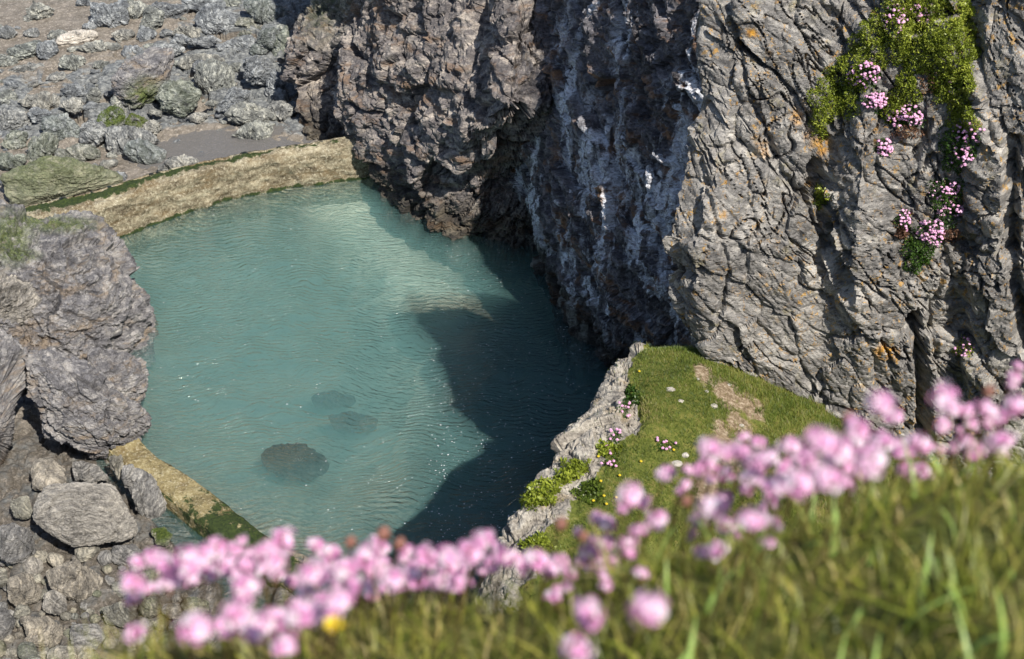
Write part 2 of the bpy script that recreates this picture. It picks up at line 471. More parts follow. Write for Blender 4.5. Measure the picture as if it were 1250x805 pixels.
def slab_disp(V):
    d = rock_disp(V, 1.5, .23, (12, 48, 8), (1.2, 1, .6), 63, .010, fine=.75, crack=1.5)
    # deep cracks and clefts seen in the photograph
    for pts, wd, dp in (([(905, 60), (925, 150), (960, 230), (1000, 265)], .06, .12), ([(1000, 225), (1010, 290), (1030, 345)], .15, .32), ([(1108, 370), (1118, 430), (1122, 520)], .13, .40),
                        ([(975, 30), (1040, 70), (1060, 80)], .05, .1), ([(865, 250), (890, 330), (880, 380)], .05, .1), ([(1150, 300), (1130, 380), (1140, 440)], .05, .1), ([(1225, 150), (1215, 260), (1230, 380)], .12, .3)):
        best = np.full(len(V), 9.0)
        for (a, b) in zip(pts[:-1], pts[1:]):
            A = P(a[0], a[1], 17.1)[[0, 2]]; B = P(b[0], b[1], 17.1)[[0, 2]]
            q = V[:, [0, 2]] - A; ab = B - A; t = np.clip((q @ ab) / (ab @ ab), 0, 1)
            best = np.minimum(best, np.linalg.norm(q - t[:, None] * ab, axis=1))
        best = best + .05 * fbm(V * 3, 3, 5)
        d = d - dp * np.clip(1 - best / wd, 0, 1) ** .7
    return d
_, SV, SF, _ = cliff('cliff_slab', slab, M['slab'], slab_disp, .024, [.3, .024, .024, .024, .05, .3, 2], slab_attr, cap=300)
SLAB_BVH = bvh_of(SV, SF)

# ------------------------------------------------------------------ ledge (grassy spur) with its rock flank
m = NT('turf_on_rock'); p = m.pos()
fol = m.mapping(p, (20, 30, 0), (1, 1, 4)); ns = m.noise(fol, 3.2, 8, .68); nf = m.noise(p, 18, 5, .7); nb = m.noise(p, 1.5, 4, .6)
rockc = m.ramp(m.math('ADD', m.math('MULTIPLY', ns, .6), m.math('MULTIPLY', nf, .4)), [(.38, (.11, .10, .09)), (.5, (.29, .265, .23)), (.6, (.46, .43, .37)), (.7, (.58, .54, .48))])
rockc = m.mix(m.ramp(nb, [(.58, 0.0), (.66, .6)]), rockc, (.34, .26, .15))
soil = m.ramp(m.noise(p, 7, 6, .75), [(.35, (.06, .07, .015)), (.5, (.11, .13, .025)), (.65, (.19, .17, .05))])
dirt = m.ramp(m.noise(p, 14, 7, .78), [(.38, (.12, .085, .05)), (.52, (.25, .19, .125)), (.62, (.42, .35, .26))])
gm = m.ramp(m.math('ADD', m.attr('grassy'), m.math('MULTIPLY', m.math('SUBTRACT', m.noise(p, 5, 5, .7), .5), .9)), [(.45, 0.0), (.55, 1.0)])
dm = m.ramp(m.math('ADD', m.attr('dirt'), m.math('MULTIPLY', m.math('SUBTRACT', m.noise(p, 4, 6, .75), .5), 1.1)), [(.46, 0.0), (.60, 1.0)])
col = m.mix(gm, rockc, m.mix(dm, soil, dirt))
nrm = m.bump(nf, .012, 1, m.bump(ns, .05))
m.bsdf(col, .9, .2, nrm)
M['ledge'] = m.m

def lrow(*a):
    sil, ge, c1, c2, c3 = [(q[0], q[1], q[2] * .975) for q in a]
    s = P(*sil)
    e = P(*c3)
    return [np.array([s[0] + .15, s[1] + .3, -1.2]), np.array([s[0] - .05, s[1] + .12, 2.4]), s + (-.02, .03, -.55), s, P(*ge), P(*c1), P(*c2), e, e + (2.5, .3, -1.4)]
ledge = [
    lrow((790, 436, 18.6), (800, 432, 18.6), (850, 428, 18.5), (930, 432, 18.6), (1010, 440, 18.9)),
    lrow((750, 438, 17.6), (772, 432, 17.6), (830, 429, 17.7), (915, 440, 17.9), (1010, 470, 18.2)),
    lrow((736, 478, 16.6), (768, 480, 16.35), (830, 472, 16.5), (905, 478, 16.9), (1020, 505, 17.2)),
    lrow((728, 506, 15.95), (780, 512, 15.5), (840, 515, 15.6), (920, 527, 16.0), (1050, 552, 16.3)),
    lrow((690, 545, 15.2), (742, 560, 14.75), (820, 568, 14.7), (930, 580, 15.0), (1080, 600, 15.3)),
    lrow((652, 596, 14.4), (702, 612, 13.95), (800, 620, 13.8), (940, 630, 14.1), (1100, 650, 14.3)),
    lrow((618, 650, 13.5), (662, 664, 13.1), (780, 680, 12.9), (940, 690, 13.1), (1120, 700, 13.3)),
    lrow((585, 725, 12.6), (640, 735, 12.2), (760, 750, 12.0), (940, 760, 12.2), (1130, 770, 12.4)),
    lrow((570, 810, 11.4), (640, 820, 11.1), (760, 840, 10.9), (940, 850, 11.1), (1130, 850, 11.4)),
]
def ledge_damp(V, u, v):
    return np.where(v < 4, 1.0, 0) + np.where(v >= 4, np.clip(1 - (v - 4) / .25, 0, 1), 0) * .9 + .06
PATHP = [(858, 474, 16.6, .20, .2), (885, 493, 16.3, .30, .25), (912, 510, 16.2, .28, .2), (885, 560, 15.0, .25, .35), (900, 535, 15.6, .25, .22), (860, 610, 14.0, .25, .3)]
def dirtmask(V):
    o = np.zeros(len(V))
    for px, py, Y, a, b in PATHP:
        c = P(px, py, Y)
        d = np.sqrt(((V[:, 0] - c[0]) / a) ** 2 + ((V[:, 1] - c[1]) / (b * 2)) ** 2)
        o = np.maximum(o, np.clip(1.2 - .75 * d, 0, 1) * .85)
    return o
def ledge_attr(V, u, v, N):
    edge = 4.0 + .25 * fbm(V * 1.7, 3, 77)
    g = np.clip((v - edge) * 3 + .5, 0, 1)
    g = np.maximum(g, np.clip((u - 6.5) * 1.0, 0, 1) * np.clip(v - 3, 0, 1))
    return {'grassy': g, 'dirt': dirtmask(V)}
lo, LV, LF, (Lg, Lu, Lv, Ln) = cliff('grassy_ledge', ledge, M['ledge'],
      lambda V: rock_disp(V, 1.2, .18, (10, 40, 20), (1, 1, .8), 90, .008, fine=.8) + .05 * fbm(V * 2.2, 3, 3), .028, [.12, .05, .028, .024, .03, .03, .05, .3], ledge_attr, damp=ledge_damp)
LEDGE_BVH = bvh_of(LV, LF)

# ------------------------------------------------------------------ ground sheet: beach, pool basin
POOL = [PZ(*a)[:2] for a in [(450, 203, 0), (270, 228, 0), (120, 280, 0), (85, 330, 0), (100, 400, 0), (110, 470, 0), (150, 560, 0), (300, 660, 0), (460, 720, 0), (640, 720, 0), (690, 560, 0), (830, 470, 0), (850, 420, 0), (790, 360, 0), (730, 280, 0), (620, 250, 0), (540, 222, 0), (490, 200, 0)]]
POOL = np.array(POOL)
def inside_dist(x, y, poly):
    d = np.full(x.shape, 1e9); ins = np.zeros(x.shape, bool)
    n = len(poly)
    for i in range(n):
        A = poly[i]; B = poly[(i + 1) % n]
        ab = B - A; qx = x - A[0]; qy = y - A[1]
        t = np.clip((qx * ab[0] + qy * ab[1]) / (ab @ ab), 0, 1)
        d = np.minimum(d, np.hypot(qx - t * ab[0], qy - t * ab[1]))
        c = ((A[1] > y) != (B[1] > y)) & (x < (B[0] - A[0]) * (y - A[1]) / (B[1] - A[1] + 1e-12) + A[0])
        ins ^= c
    return np.where(ins, d, -d)
def axis(lo, hi, step, far, n=16):
    c = np.arange(lo, hi + step / 2, step)
    g = np.geomspace(step * 3, far, n)
    return np.concatenate([lo - g[::-1], c, hi + g])
gx = axis(-17.5, 4.5, .045, 900); gy = axis(12.5, 46, .045, 900)
X, Y = np.meshgrid(gx, gy, indexing='ij')
x = X.ravel(); y = Y.ravel()
P2 = np.stack([x, y, np.zeros_like(x)], 1)
di = inside_dist(x, y, POOL)
rocky_c = fbm(P2 * .55, 3, 4)
nearwall = PZ(300, 240, 0)
# beach level and its rocky swells
zb = .30 + .018 * (y - 33) + .05 * fbm(P2 * .8, 3, 8)
pud = PZ(270, 176, .3)
zb = zb - .20 * np.exp(-(((x - pud[0]) / 2.4) ** 2 + ((y - pud[1]) / 1.3) ** 2))
sandl = PZ(20, 20, .5)
rk = np.clip((fbm(P2 * .35 + 5, 3, 14) + .8) * 1.8, 0, 1) * np.clip((46.5 - y) / 6, 0, 1) * np.clip((y - 33.2 + .0 * x) / 1.0, 0, 1)
rk = rk * np.clip(1 - np.exp(-(((x - sandl[0]) / 5.5) ** 2 + ((y - sandl[1]) / 4.0) ** 2)) * 1.4, 0, 1)
rk = rk * np.clip(1.0 - 1.3 * np.exp(-(((x - pud[0]) / 2.0) ** 2 + ((y - pud[1]) / 1.2) ** 2)), 0, 1)
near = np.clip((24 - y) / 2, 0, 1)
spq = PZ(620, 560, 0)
weed = np.clip(1.6 - np.hypot((x - spq[0]) / 2.8, (y - spq[1]) / 5.0), 0, 1)  # mask of painted shade, not plants: darkens the floor under the shadowed water
rk = np.maximum(rk, near * .8)
idx = np.where((rk > .02) & (x > -20) & (x < 6) & (y < 48) & (y > 10))[0]
rd = np.zeros_like(x)
Pq = np.stack([x[idx], y[idx], np.zeros(len(idx))], 1)
Wq = np.stack([fbm(Pq * 1.2, 3, 31), fbm(Pq * 1.2, 3, 32), np.zeros(len(idx))], 1) * .5
f1, f2, r_, t_ = cells((Pq + Wq) * 1.15 + 50, 33)
g1, g2, r2_, t2_ = cells((Pq + Wq) * 2.9 + 20, 34)
rd[idx] = (np.clip(f2 - f1, 0, .5) ** .5 * .46 * (.25 + r_) + t_ * .28 + np.clip(g2 - g1, 0, .5) ** .5 * .13 * (.3 + r2_) + .025 * ridged(Pq * 5 * np.array([1, 3, 1]), 3, 35) - .12)
zb = zb + rk * rd + .012 * fbm(P2 * 6, 2, 9)
# basin
dep = .12 + 1.6 * (1 - np.exp(-np.clip(di, 0, 9) * .62))
leftpool = np.clip((-5.0 - x) / 3, 0, 1) * np.clip((24 - y) / 4, 0, 1)
dep = dep * (1 - .70 * np.clip((22.5 - y) / 4.5, 0, 1) * np.clip((0.5 - x) / 3, 0, 1))
zp = -dep + .07 * fbm(P2 * .7, 3, 41)
k = np.clip(di * 1.8 + .35, 0, 1)
z = zb * (1 - k) + zp * k
lowleft = near * (di < 0) * np.clip((-4 - x) / 2, 0, 1)
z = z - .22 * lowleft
# beyond the cove everything goes down to the sea floor
farr = np.clip((np.hypot(x + 6, y - 30) - 45) / 60, 0, 1)
z = z * (1 - farr) + 2.0 * farr * np.where(y > 30, 0.3, 0)
z = np.where(y < 10, np.minimum(z, -1.5), z)
m = NT('wet_sand'); p = m.pos()
n1 = m.noise(p, 2.2, 6, .65); n2 = m.noise(p, 30, 4, .8); n3 = m.noise(p, 9, 5, .7)
sand = m.ramp(m.math('ADD', m.math('MULTIPLY', n1, .5), m.math('MULTIPLY', n2, .5)), [(.38, (.085, .075, .06)), (.5, (.17, .15, .125)), (.62, (.27, .245, .21)), (.70, (.50, .48, .44))])
shing = m.ramp(m.vor(p, 22, 'F1', 'Color'), [(.2, (.14, .13, .12)), (.5, (.26, .23, .20)), (.9, (.48, .43, .37))])
sand = m.mix(m.ramp(n3, [(.48, 0.0), (.60, .7)]), sand, shing)
fol = m.mapping(p, (10, 25, 20), (1, 2.6, 4)); ns = m.noise(fol, 4.0, 8, .7)
rc = m.ramp(m.math('ADD', m.math('MULTIPLY', ns, .6), m.math('MULTIPLY', n3, .4)), [(.38, (.045, .05, .055)), (.5, (.145, .155, .16)), (.62, (.30, .31, .30))])
rm = m.ramp(m.math('ADD', m.attr('rocky'), m.math('MULTIPLY', m.math('SUBTRACT', n1, .5), .5)), [(.42, 0.0), (.52, 1.0)])
under = m.ramp(m.math('ADD', m.math('MULTIPLY', m.noise(p, .9, 5, .65), .6), m.math('MULTIPLY', n2, .4)), [(.38, (.09, .09, .07)), (.5, (.22, .20, .15)), (.62, (.34, .31, .24))])
under = m.mix(m.attr('bright'), under, (.82, .80, .64))
under = m.mix(m.math('MULTIPLY', m.attr('shallow'), .8), under, m.ramp(n3, [(.4, (.16, .14, .10)), (.6, (.44, .38, .27))]))
under = m.mix(m.attr('weed'), under, (.03, .035, .022))  # floor colour blackened to deepen the shadow on the water
land = m.mix(rm, sand, rc)
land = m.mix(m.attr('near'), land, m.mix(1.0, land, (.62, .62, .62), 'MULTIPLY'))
col = m.mix(m.attr('pool'), land, under)
m.bsdf(col, .8, .3, m.bump(n2, .012, 1, m.bump(ns, .03)))
M['beach'] = m.m
rocky = rk * np.clip((rd + .10) * 9, 0, 1) * (1 - k)
strip = np.full_like(x, 9.0)
for (a, b_) in zip([(440, 235), (500, 300), (555, 350), (520, 440), (480, 560)][:-1], [(440, 235), (500, 300), (555, 350), (520, 440), (480, 560)][1:]):
    A = PZ(*a, 0)[:2]; B_ = PZ(*b_, 0)[:2]; ab = B_ - A
    t = np.clip(((x - A[0]) * ab[0] + (y - A[1]) * ab[1]) / (ab @ ab), 0, 1)
    strip = np.minimum(strip, np.hypot(x - A[0] - t * ab[0], y - A[1] - t * ab[1]))
strip = strip + .35 * fbm(P2 * .9, 3, 55)
bright = np.clip(1.25 - strip / 1.5, 0, 1) ** 1.3 * k
z = z + .55 * bright * k * np.clip((di - 1.0) / 2.0, 0, 1)
z = np.where(k > .95, np.minimum(z, -.20 - .03 * np.sin(x * 3)), z)
bV = np.stack([x, y, z], 1); bF = gfaces(len(gx), len(gy))
beach = link('beach_ground', mesh_from('beach_ground', bV, bF, {'rocky': rocky * (1 - .45 * near), 'pool': k, 'bright': bright, 'near': near * (1 - k), 'weed': weed * k, 'shallow': k * np.clip((24.5 - y) / 4.5, 0, 1) * np.clip((-1.0 - x) / 3, 0, 1)}, smooth=False), M['beach'])  # the weed channel holds the floor's painted shade
tag(beach, kind='structure')
def ground_z(px, py):
    i = np.clip(np.searchsorted(gx, px) - 1, 0, len(gx) - 2); j = np.clip(np.searchsorted(gy, py) - 1, 0, len(gy) - 2)
    return float(z.reshape(len(gx), len(gy))[i, j])

# ------------------------------------------------------------------ hill the camera stands on
SIL = [(-600, 1500), (-150, 1150), (60, 850), (200, 792), (400, 768), (600, 752), (760, 718), (900, 675), (1050, 636), (1200, 590), (1400, 540), (1900, 470)]
hill = []
for (px, py) in SIL:
    yb = 1.12
    dz = ray(px, py)
    c = P(px, py, yb)
    slope = -dz[2] / dz[1]
    xr = dz[0] / dz[1]
    def under(Yp, off, xs=1.0):
        return np.array([xr * Yp * xs, Yp, CAMZ - slope * Yp - off])
    a = P(px, py, yb)
    row = [np.array([a[0] * 14 - 2, -40, 19.4]), np.array([a[0] * 2.5, -2.0, 19.15 + .1 * a[0]]), np.array([a[0] * 1.3, -.1, 19.1 + .12 * a[0]]), np.array([a[0] * 1.02, .55, c[2] + .20]), c + (0, -.16, .045), c, c + (0, .22, -.34)]
    row += [under(2.6, .9), under(6, 1.6)]
    e = under(10.5, 1.9)
    if e[2] < 1: e[2] = 1.0
    row += [e, np.array([e[0], e[1] + 1.2, max(-2.5, e[2] - 3.5)]), np.array([e[0], e[1] + 2.0, -3.0])]
    hill.append(row)
m = NT('clifftop_turf'); p = m.pos()
col = m.ramp(m.noise(p, 30, 6, .75), [(.35, (.04, .05, .012)), (.5, (.10, .11, .025)), (.68, (.20, .17, .06))])
m.bsdf(col, .9, .2, m.bump(m.noise(p, 40, 5, .7), .01))
M['hill'] = m.m
def hdisp(V): return .03 * fbm(V * 4, 3, 2) + .25 * fbm(V * .5, 3, 6) * np.clip((V[:, 1] - 3) / 3, 0, 1)
ho, HV, HF_, (Hg, Hu, Hv, Hn) = cliff('clifftop_hill', hill, M['hill'], hdisp, .05, [4, .3, .05, .04, .02, .02, .03, .2, .3, .4, .4, .4], cap=60)
HILL_BVH = bvh_of(HV, HF_)

# ------------------------------------------------------------------ pool water
m = NT('turquoise_water'); p = m.pos()
wn = m.noise(p, .35, 3, .5, 0, 1)
wv = m.n('VectorMath'); wv.operation = 'MULTIPLY_ADD'; m.l(wn, wv.inputs[0]); wv.inputs[1].default_value = (1.2, 2.4, 0); m.l(p, wv.inputs[2])
r1 = m.noise(m.mapping(wv.outputs[0], (0, 0, -10), (1.3, 4.6, 1)), 3.6, 2, .5, .2)
r2 = m.noise(m.mapping(wv.outputs[0], (0, 0, 25), (1.6, 3.2, 1)), 8.5, 2, .6, .3)
h = m.math('ADD', r1, m.math('MULTIPLY', r2, .35))
wt = m.n('TexWave'); wt.wave_type = 'BANDS'; wt.bands_direction = 'Y'; wt.inputs['Scale'].default_value = 2.3; wt.inputs['Distortion'].default_value = 2.2; wt.inputs['Detail'].default_value = 2; wt.inputs['Detail Scale'].default_value = 1.4; wt.inputs['Detail Roughness'].default_value = .6
m.l(wv.outputs[0], wt.inputs['Vector'])
h = m.math('ADD', m.math('MULTIPLY', wt.outputs['Fac'], m.ramp(m.noise(p, .6, 2, .5), [(.38, .05), (.65, .28)])), m.math('MULTIPLY', h, .9))
nrm = m.bump(h, .075, 1)
gl = m.n('BsdfGlossy'); gl.inputs['Roughness'].default_value = .06; m.l(nrm, gl.inputs['Normal']); gl.inputs['Color'].default_value = (1, 1, 1, 1)
tr = m.n('BsdfTransparent'); tr.inputs['Color'].default_value = (.97, .99, .985, 1)
df = m.n('BsdfDiffuse'); df.inputs['Color'].default_value = (.17, .33, .32, 1); m.l(nrm, df.inputs['Normal'])
mx = m.n('MixShader'); mx.inputs[0].default_value = .12; m.l(tr.outputs[0], mx.inputs[1]); m.l(df.outputs[0], mx.inputs[2])
fr = m.n('Fresnel'); fr.inputs['IOR'].default_value = 1.33; m.l(nrm, fr.inputs['Normal'])
m2 = m.n('MixShader'); m.l(fr.outputs[0], m2.inputs[0]); m.l(mx.outputs[0], m2.inputs[1]); m.l(gl.outputs[0], m2.inputs[2])
m.l(m2.outputs[0], m.out.inputs[0])
pv = m.n('VolumePrincipled'); pv.inputs['Color'].default_value = (.36, .68, .68, 1); pv.inputs['Density'].default_value = .43
m.l(pv.outputs[0], m.out.inputs['Volume'])
M['water'] = m.m
bm = bmesh.new()
wp = [PZ(*a)[:2] for a in [(475, 196, 0), (270, 228, 0), (100, 285, 0), (60, 330, 0), (60, 470, 0), (110, 560, 0), (190, 640, 0), (300, 760, 0), (500, 800, 0), (720, 800, 0), (850, 600, 0), (860, 440, 0), (790, 350, 0), (720, 265, 0), (600, 235, 0), (520, 205, 0)]]
f = bm.faces.new([bm.verts.new((a[0], a[1], -3.6)) for a in wp])
ex = bmesh.ops.extrude_face_region(bm, geom=[f])
for v in [e for e in ex['geom'] if isinstance(e, bmesh.types.BMVert)]: v.co.z = 0.0
bmesh.ops.recalc_face_normals(bm, faces=bm.faces)
me = bpy.data.meshes.new('pool_water'); bm.to_mesh(me); bm.free()
wo_ = link('pool_water', me, M['water']); tag(wo_, kind='structure')
# white flecks: a little froth, mostly painted sky glints on the shaded ripples
r = np.random.default_rng(91); FV = []; FF = []; nfo = 0
while nfo < 1100:
    a = PZ(r.uniform(150, 720), 225 + 440 * r.random() ** .8, 0)
    if inside_dist(np.array([a[0]]), np.array([a[1]]), POOL)[0] < .25: continue
    if a[0] < -1.8 and r.random() < .94: continue
    nfo += 1; s_ = r.uniform(.003, .011); i0 = len(FV); an = r.uniform(0, 6)
    for k in range(6):
        t = an + k * math.pi / 3; q = s_ * r.uniform(.5, 1.3); FV.append((a[0] + 1.5 * q * math.cos(t), a[1] + q * math.sin(t), .006))
    FF.append([i0 + k for k in range(6)])
m = NT('foam_glints'); m.bsdf((.85, .88, .92), .6, .4); M['foam_glints'] = m.m
tag(link('foam_glints', mesh_from('foam_glints', np.array(FV), np.array(FF)), M['foam_glints']), 'scattered white flecks of froth and painted sky glints on the pool surface', 'foam_glints', kind='stuff')
# shallow puddle behind the wall and sea-wet hollow by the near wall
m = NT('puddle_water'); p = m.pos()
nrm = m.bump(m.noise(m.mapping(p, (0, 0, 10), (1, 3, 1)), 6, 3, .5), .02)
gl = m.n('BsdfGlossy'); gl.inputs['Roughness'].default_value = .1; m.l(nrm, gl.inputs['Normal'])
tr = m.n('BsdfTransparent'); tr.inputs['Color'].default_value = (.62, .62, .64, 1)
fr = m.n('Fresnel'); fr.inputs['IOR'].default_value = 1.33; m.l(nrm, fr.inputs['Normal'])
df = m.n('BsdfDiffuse'); df.inputs['Color'].default_value = (.27, .265, .26, 1); mxx = m.n('MixShader'); mxx.inputs[0].default_value = .42; m.l(tr.outputs[0], mxx.inputs[1]); m.l(df.outputs[0], mxx.inputs[2])
m2 = m.n('MixShader'); m.l(fr.outputs[0], m2.inputs[0]); m.l(mxx.outputs[0], m2.inputs[1]); m.l(gl.outputs[0], m2.inputs[2]); m.l(m2.outputs[0], m.out.inputs[0])
M['puddle'] = m.m
def sheet(name, pts, mat):
    me = bpy.data.meshes.new(name); me.from_pydata([tuple(a) for a in pts], [], [list(range(len(pts)))]); me.update()
    o = link(name, me, mat); tag(o, kind='structure'); return o
sheet('puddle_water', [PZ(a, b, .245) for a, b in reversed([(150, 215), (170, 165), (215, 140), (300, 130), (370, 140), (400, 200), (330, 205), (250, 215)])], M['puddle'])

# ------------------------------------------------------------------ sea-pool walls
def wall_mat(name, base, dark, light):
    m = NT(name); p = m.pos()
    n1 = m.noise(m.mapping(p, (0, 0, 0), (.7, .7, 2.2)), 2.0, 9, .76); n2 = m.noise(p, 15, 8, .85); n3 = m.noise(m.mapping(p, (0, 0, 0), (1, 1, 4)), 1.1, 8, .7)
    col = m.ramp(m.math('ADD', m.math('MULTIPLY', n1, .55), m.math('MULTIPLY', n2, .45)), [(.40, dark), (.5, base), (.60, light)])
    col = m.mix(m.ramp(n3, [(.5, 0.0), (.62, .6)]), col, (.16, .11, .05))
    col = m.mix(m.ramp(n2, [(.54, 0.0), (.64, .8)]), col, (.70, .66, .52))
    col = m.mix(m.ramp(m.noise(p, 11, 6, .8), [(.34, .9), (.44, 0.0)]), col, (.07, .05, .03))
    am = m.ramp(m.math('ADD', m.attr('algae'), m.math('MULTIPLY', m.math('SUBTRACT', m.noise(p, 3.4, 7, .75), .5), 2.2)), [(.45, 0.0), (.60, 1.0)])
    col = m.mix(am, col, m.ramp(n2, [(.38, (.012, .024, .012)), (.62, (.06, .085, .02))]))
    v = m.vor(p, 13, 'F1'); 
    m.bsdf(col, .85, .25, m.bump(n2, .03, 1, m.bump(n1, .06, 1)))
    return m.m
M['wall'] = wall_mat('barnacled_concrete', (.27, .235, .16), (.07, .055, .035), (.48, .44, .32))
M['wall2'] = wall_mat('weedy_concrete', (.29, .24, .12), (.10, .08, .04), (.44, .38, .21))
def beam(name, front, back, zf, mat, alg, res=.035, amp=.07, seed=5, front2=None):
    """wall whose top runs between two lines (lists of top points), front face down into the water"""
    ctrl = []
    for i, (a, b) in enumerate(zip(front, back)):
        a = np.array(a); b = np.array(b)
        fo = (a - b); fo[2] = 0; fo /= np.linalg.norm(fo)
        ctrl.append([np.array([*(a[:2] + fo[:2] * .16), zf]), np.array([*(a[:2] + fo[:2] * .07), a[2] * .45]), a + fo * .02 + (0, 0, -.06), a - fo * .06 + (0, 0, .02), (a + b) / 2 + (0, 0, .04), b + (0, 0, .0), b - fo * .03 + (0, 0, -.1), np.array([*(b[:2] - fo[:2] * .15), -.8])])
    g, tu, tv = loft(ctrl, res, [res * 1.2, res, res, res, res, res, .15], 400)
    n = gnormals(g)
    V = g.reshape(-1, 3); N = n.reshape(-1, 3)
    if N[len(tv) // 2][2] < 0: N = -N; flip = True
    else: flip = False
    V2 = V + N * (amp * (fbm(V * 2.2, 4, seed) + .35 * ridged(V * 5, 3, seed + 3)) * .7)[:, None]
    F = gfaces(len(tu), len(tv), flip)
    u = np.repeat(tu, len(tv)) / tu[-1]; v = np.tile(tv, len(tu))
    # end caps
    k0 = len(V2); nvn = len(tv)
    o = link(name, mesh_from(name, V2, F, {'algae': alg(u, v, V2)}), mat)
    return o
fw = [PZ(a, b, c) for a, b, c in [(-60, 302, .95), (30, 274, .98), (130, 248, 1.0), (190, 228, .97), (270, 206, .92), (340, 192, .92), (400, 183, .96), (440, 175, 1.03), (500, 165, 1.1)]]
bw = [PZ(a, b, c) for a, b, c in [(-60, 282, .95), (20, 258, .98), (115, 237, 1.0), (180, 217, .97), (262, 197, .92), (335, 184, .92), (395, 175, .96), (436, 167, 1.03), (500, 155, 1.1)]]
def alg1(u, v, V):
    a = np.clip(1 - np.abs(v - 4.5) / 1.6, 0, 1) * 1.0 * np.clip(1.3 - 1.0 * u, .3, 1)
    wl = np.clip(1 - np.abs(V[:, 2] - .02) / .12, 0, 1) * .8
    return np.maximum(a, wl)
o = beam('pool_wall', fw, bw, -.9, M['wall'], alg1, .034, .10)
tag(o, 'long barnacled yellow-brown concrete wall closing the far side of the pool', 'wall')
fn = [PZ(a, b, c) for a, b, c in [(120, 530, .34), (152, 566, .34), (200, 600, .33), (265, 652, .33), (330, 700, .3), (420, 768, .25)]]
bn = [PZ(a, b, c) for a, b, c in [(155, 522, .34), (188, 558, .34), (238, 590, .33), (318, 652, .33), (372, 692, .3), (480, 768, .25)]]
def alg2(u, v, V):
    a = np.clip((u - .36) / .18, 0, 1) * .72
    e = np.clip(1 - np.abs(v - 5.0) / .6, 0, 1) * .42
    s = np.clip((2.4 - v) / .8, 0, 1) * .5
    return np.maximum(np.maximum(a, e), s)
o = beam('pool_wall', fn, bn, -1.4, M['wall2'], alg2, .028, .05, 15)
tag(o, 'short low wall with yellow top and green weed running out below the boulders', 'wall')

# ------------------------------------------------------------------ boulders
_ico = {}
def ico(n):
    if n not in _ico:
        b = bmesh.new(); bmesh.ops.create_icosphere(b, subdivisions=n, radius=1)
        b.verts.ensure_lookup_table()
        _ico[n] = (np.array([v.co[:] for v in b.verts]), np.array([[v.index for v in f.verts] for f in b.faces])); b.free()
    return _ico[n]
def hull_planes(pts):
    b = bmesh.new()
    for q in pts: b.verts.new(tuple(q))
    r = bmesh.ops.convex_hull(b, input=b.verts)
    pl = []
    b.normal_update()
    for f in b.faces:
        n = np.array(f.normal[:]); d = n @ np.array(f.verts[0].co[:])
        if np.linalg.norm(n) < .5: continue
        if d < 0: n, d = -n, -d
        pl.append((*n, max(d, .02)))
    b.free()
    return np.array(pl)
def rock(outline, center_z, thick, subd, mat, seed=0, power=14, amp=.10, size=.5, lam=.02, rot=(10, 20, 0), name='boulder', algae=None, bury=0.0, aniso=(1, 1, .5), blocks=1.0):
    """outline: silhouette points (x, y in the photograph), centre height and half thickness in metres"""
    o2 = np.array(outline, float); c2 = (o2.min(0) + o2.max(0)) / 2
    C = PZ(c2[0], c2[1], center_z)
    vd = C - np.array([0, 0, CAMZ]); dist = np.linalg.norm(vd); vd /= dist
    pts = []
    for (px, py) in outline:
        d = ray(px, py)
        t = (vd @ (C - np.array([0, 0, CAMZ]))) / (d @ vd)
        pts.append(np.array([0, 0, CAMZ]) + d * t)
    pts = np.array(pts) - C
    hull = [*pts, *(pts * .93 - vd * thick * .35), *(pts * .62 - vd * thick * .8), *(pts * .25 - vd * thick), *(pts * .85 + vd * thick * .55), *(pts * .5 + vd * thick)]
    pl = hull_planes(hull)
    D, F = ico(subd)
    q = np.clip(D @ pl[:, :3].T, 0, None) / pl[:, 3]
    r = (q ** power).sum(1) ** (-1 / power)
    NN = (q ** (power - 1)) @ (pl[:, :3] / pl[:, 3:4]); NN /= np.linalg.norm(NN, axis=1)[:, None]
    NN = NN * .75 + D * .25
    V = D * r[:, None] * (1.07 if subd == 7 else 1.02)
    V = V + NN * (rock_disp(V + C, size, amp, rot, aniso, seed, lam, blocks) * .9)[:, None]
    zc = C[2]
    at = {'algae': np.zeros(len(V)) if algae is None else algae(V, V + C)}
    me = mesh_from(name, V, F, at, smooth=False)
    o = link(name, me, mat, loc=tuple(C))
    return o, C
def octo(cx, cy, w, h, rs, jag=.16, tilt=0):
    n = rs.integers(7, 10); pts = []
    for k in range(n):
        a = 2 * math.pi * (k + rs.uniform(-.25, .25)) / n
        rr = 1 + rs.uniform(-jag, jag)
        u, v = math.cos(a) * w / 2 * rr, math.sin(a) * h / 2 * rr
        pts.append((cx + u * math.cos(tilt) - v * math.sin(tilt), cy + u * math.sin(tilt) + v * math.cos(tilt)))
    return pts
def a_top(zlo, zhi, amt=.8):
    return lambda V, W: np.clip((W[:, 2] - zlo) / (zhi - zlo), 0, 1) * amt
def a_low(zhi, amt=.8):
    return lambda V, W: np.clip((zhi - W[:, 2]) / .3, 0, 1) * amt

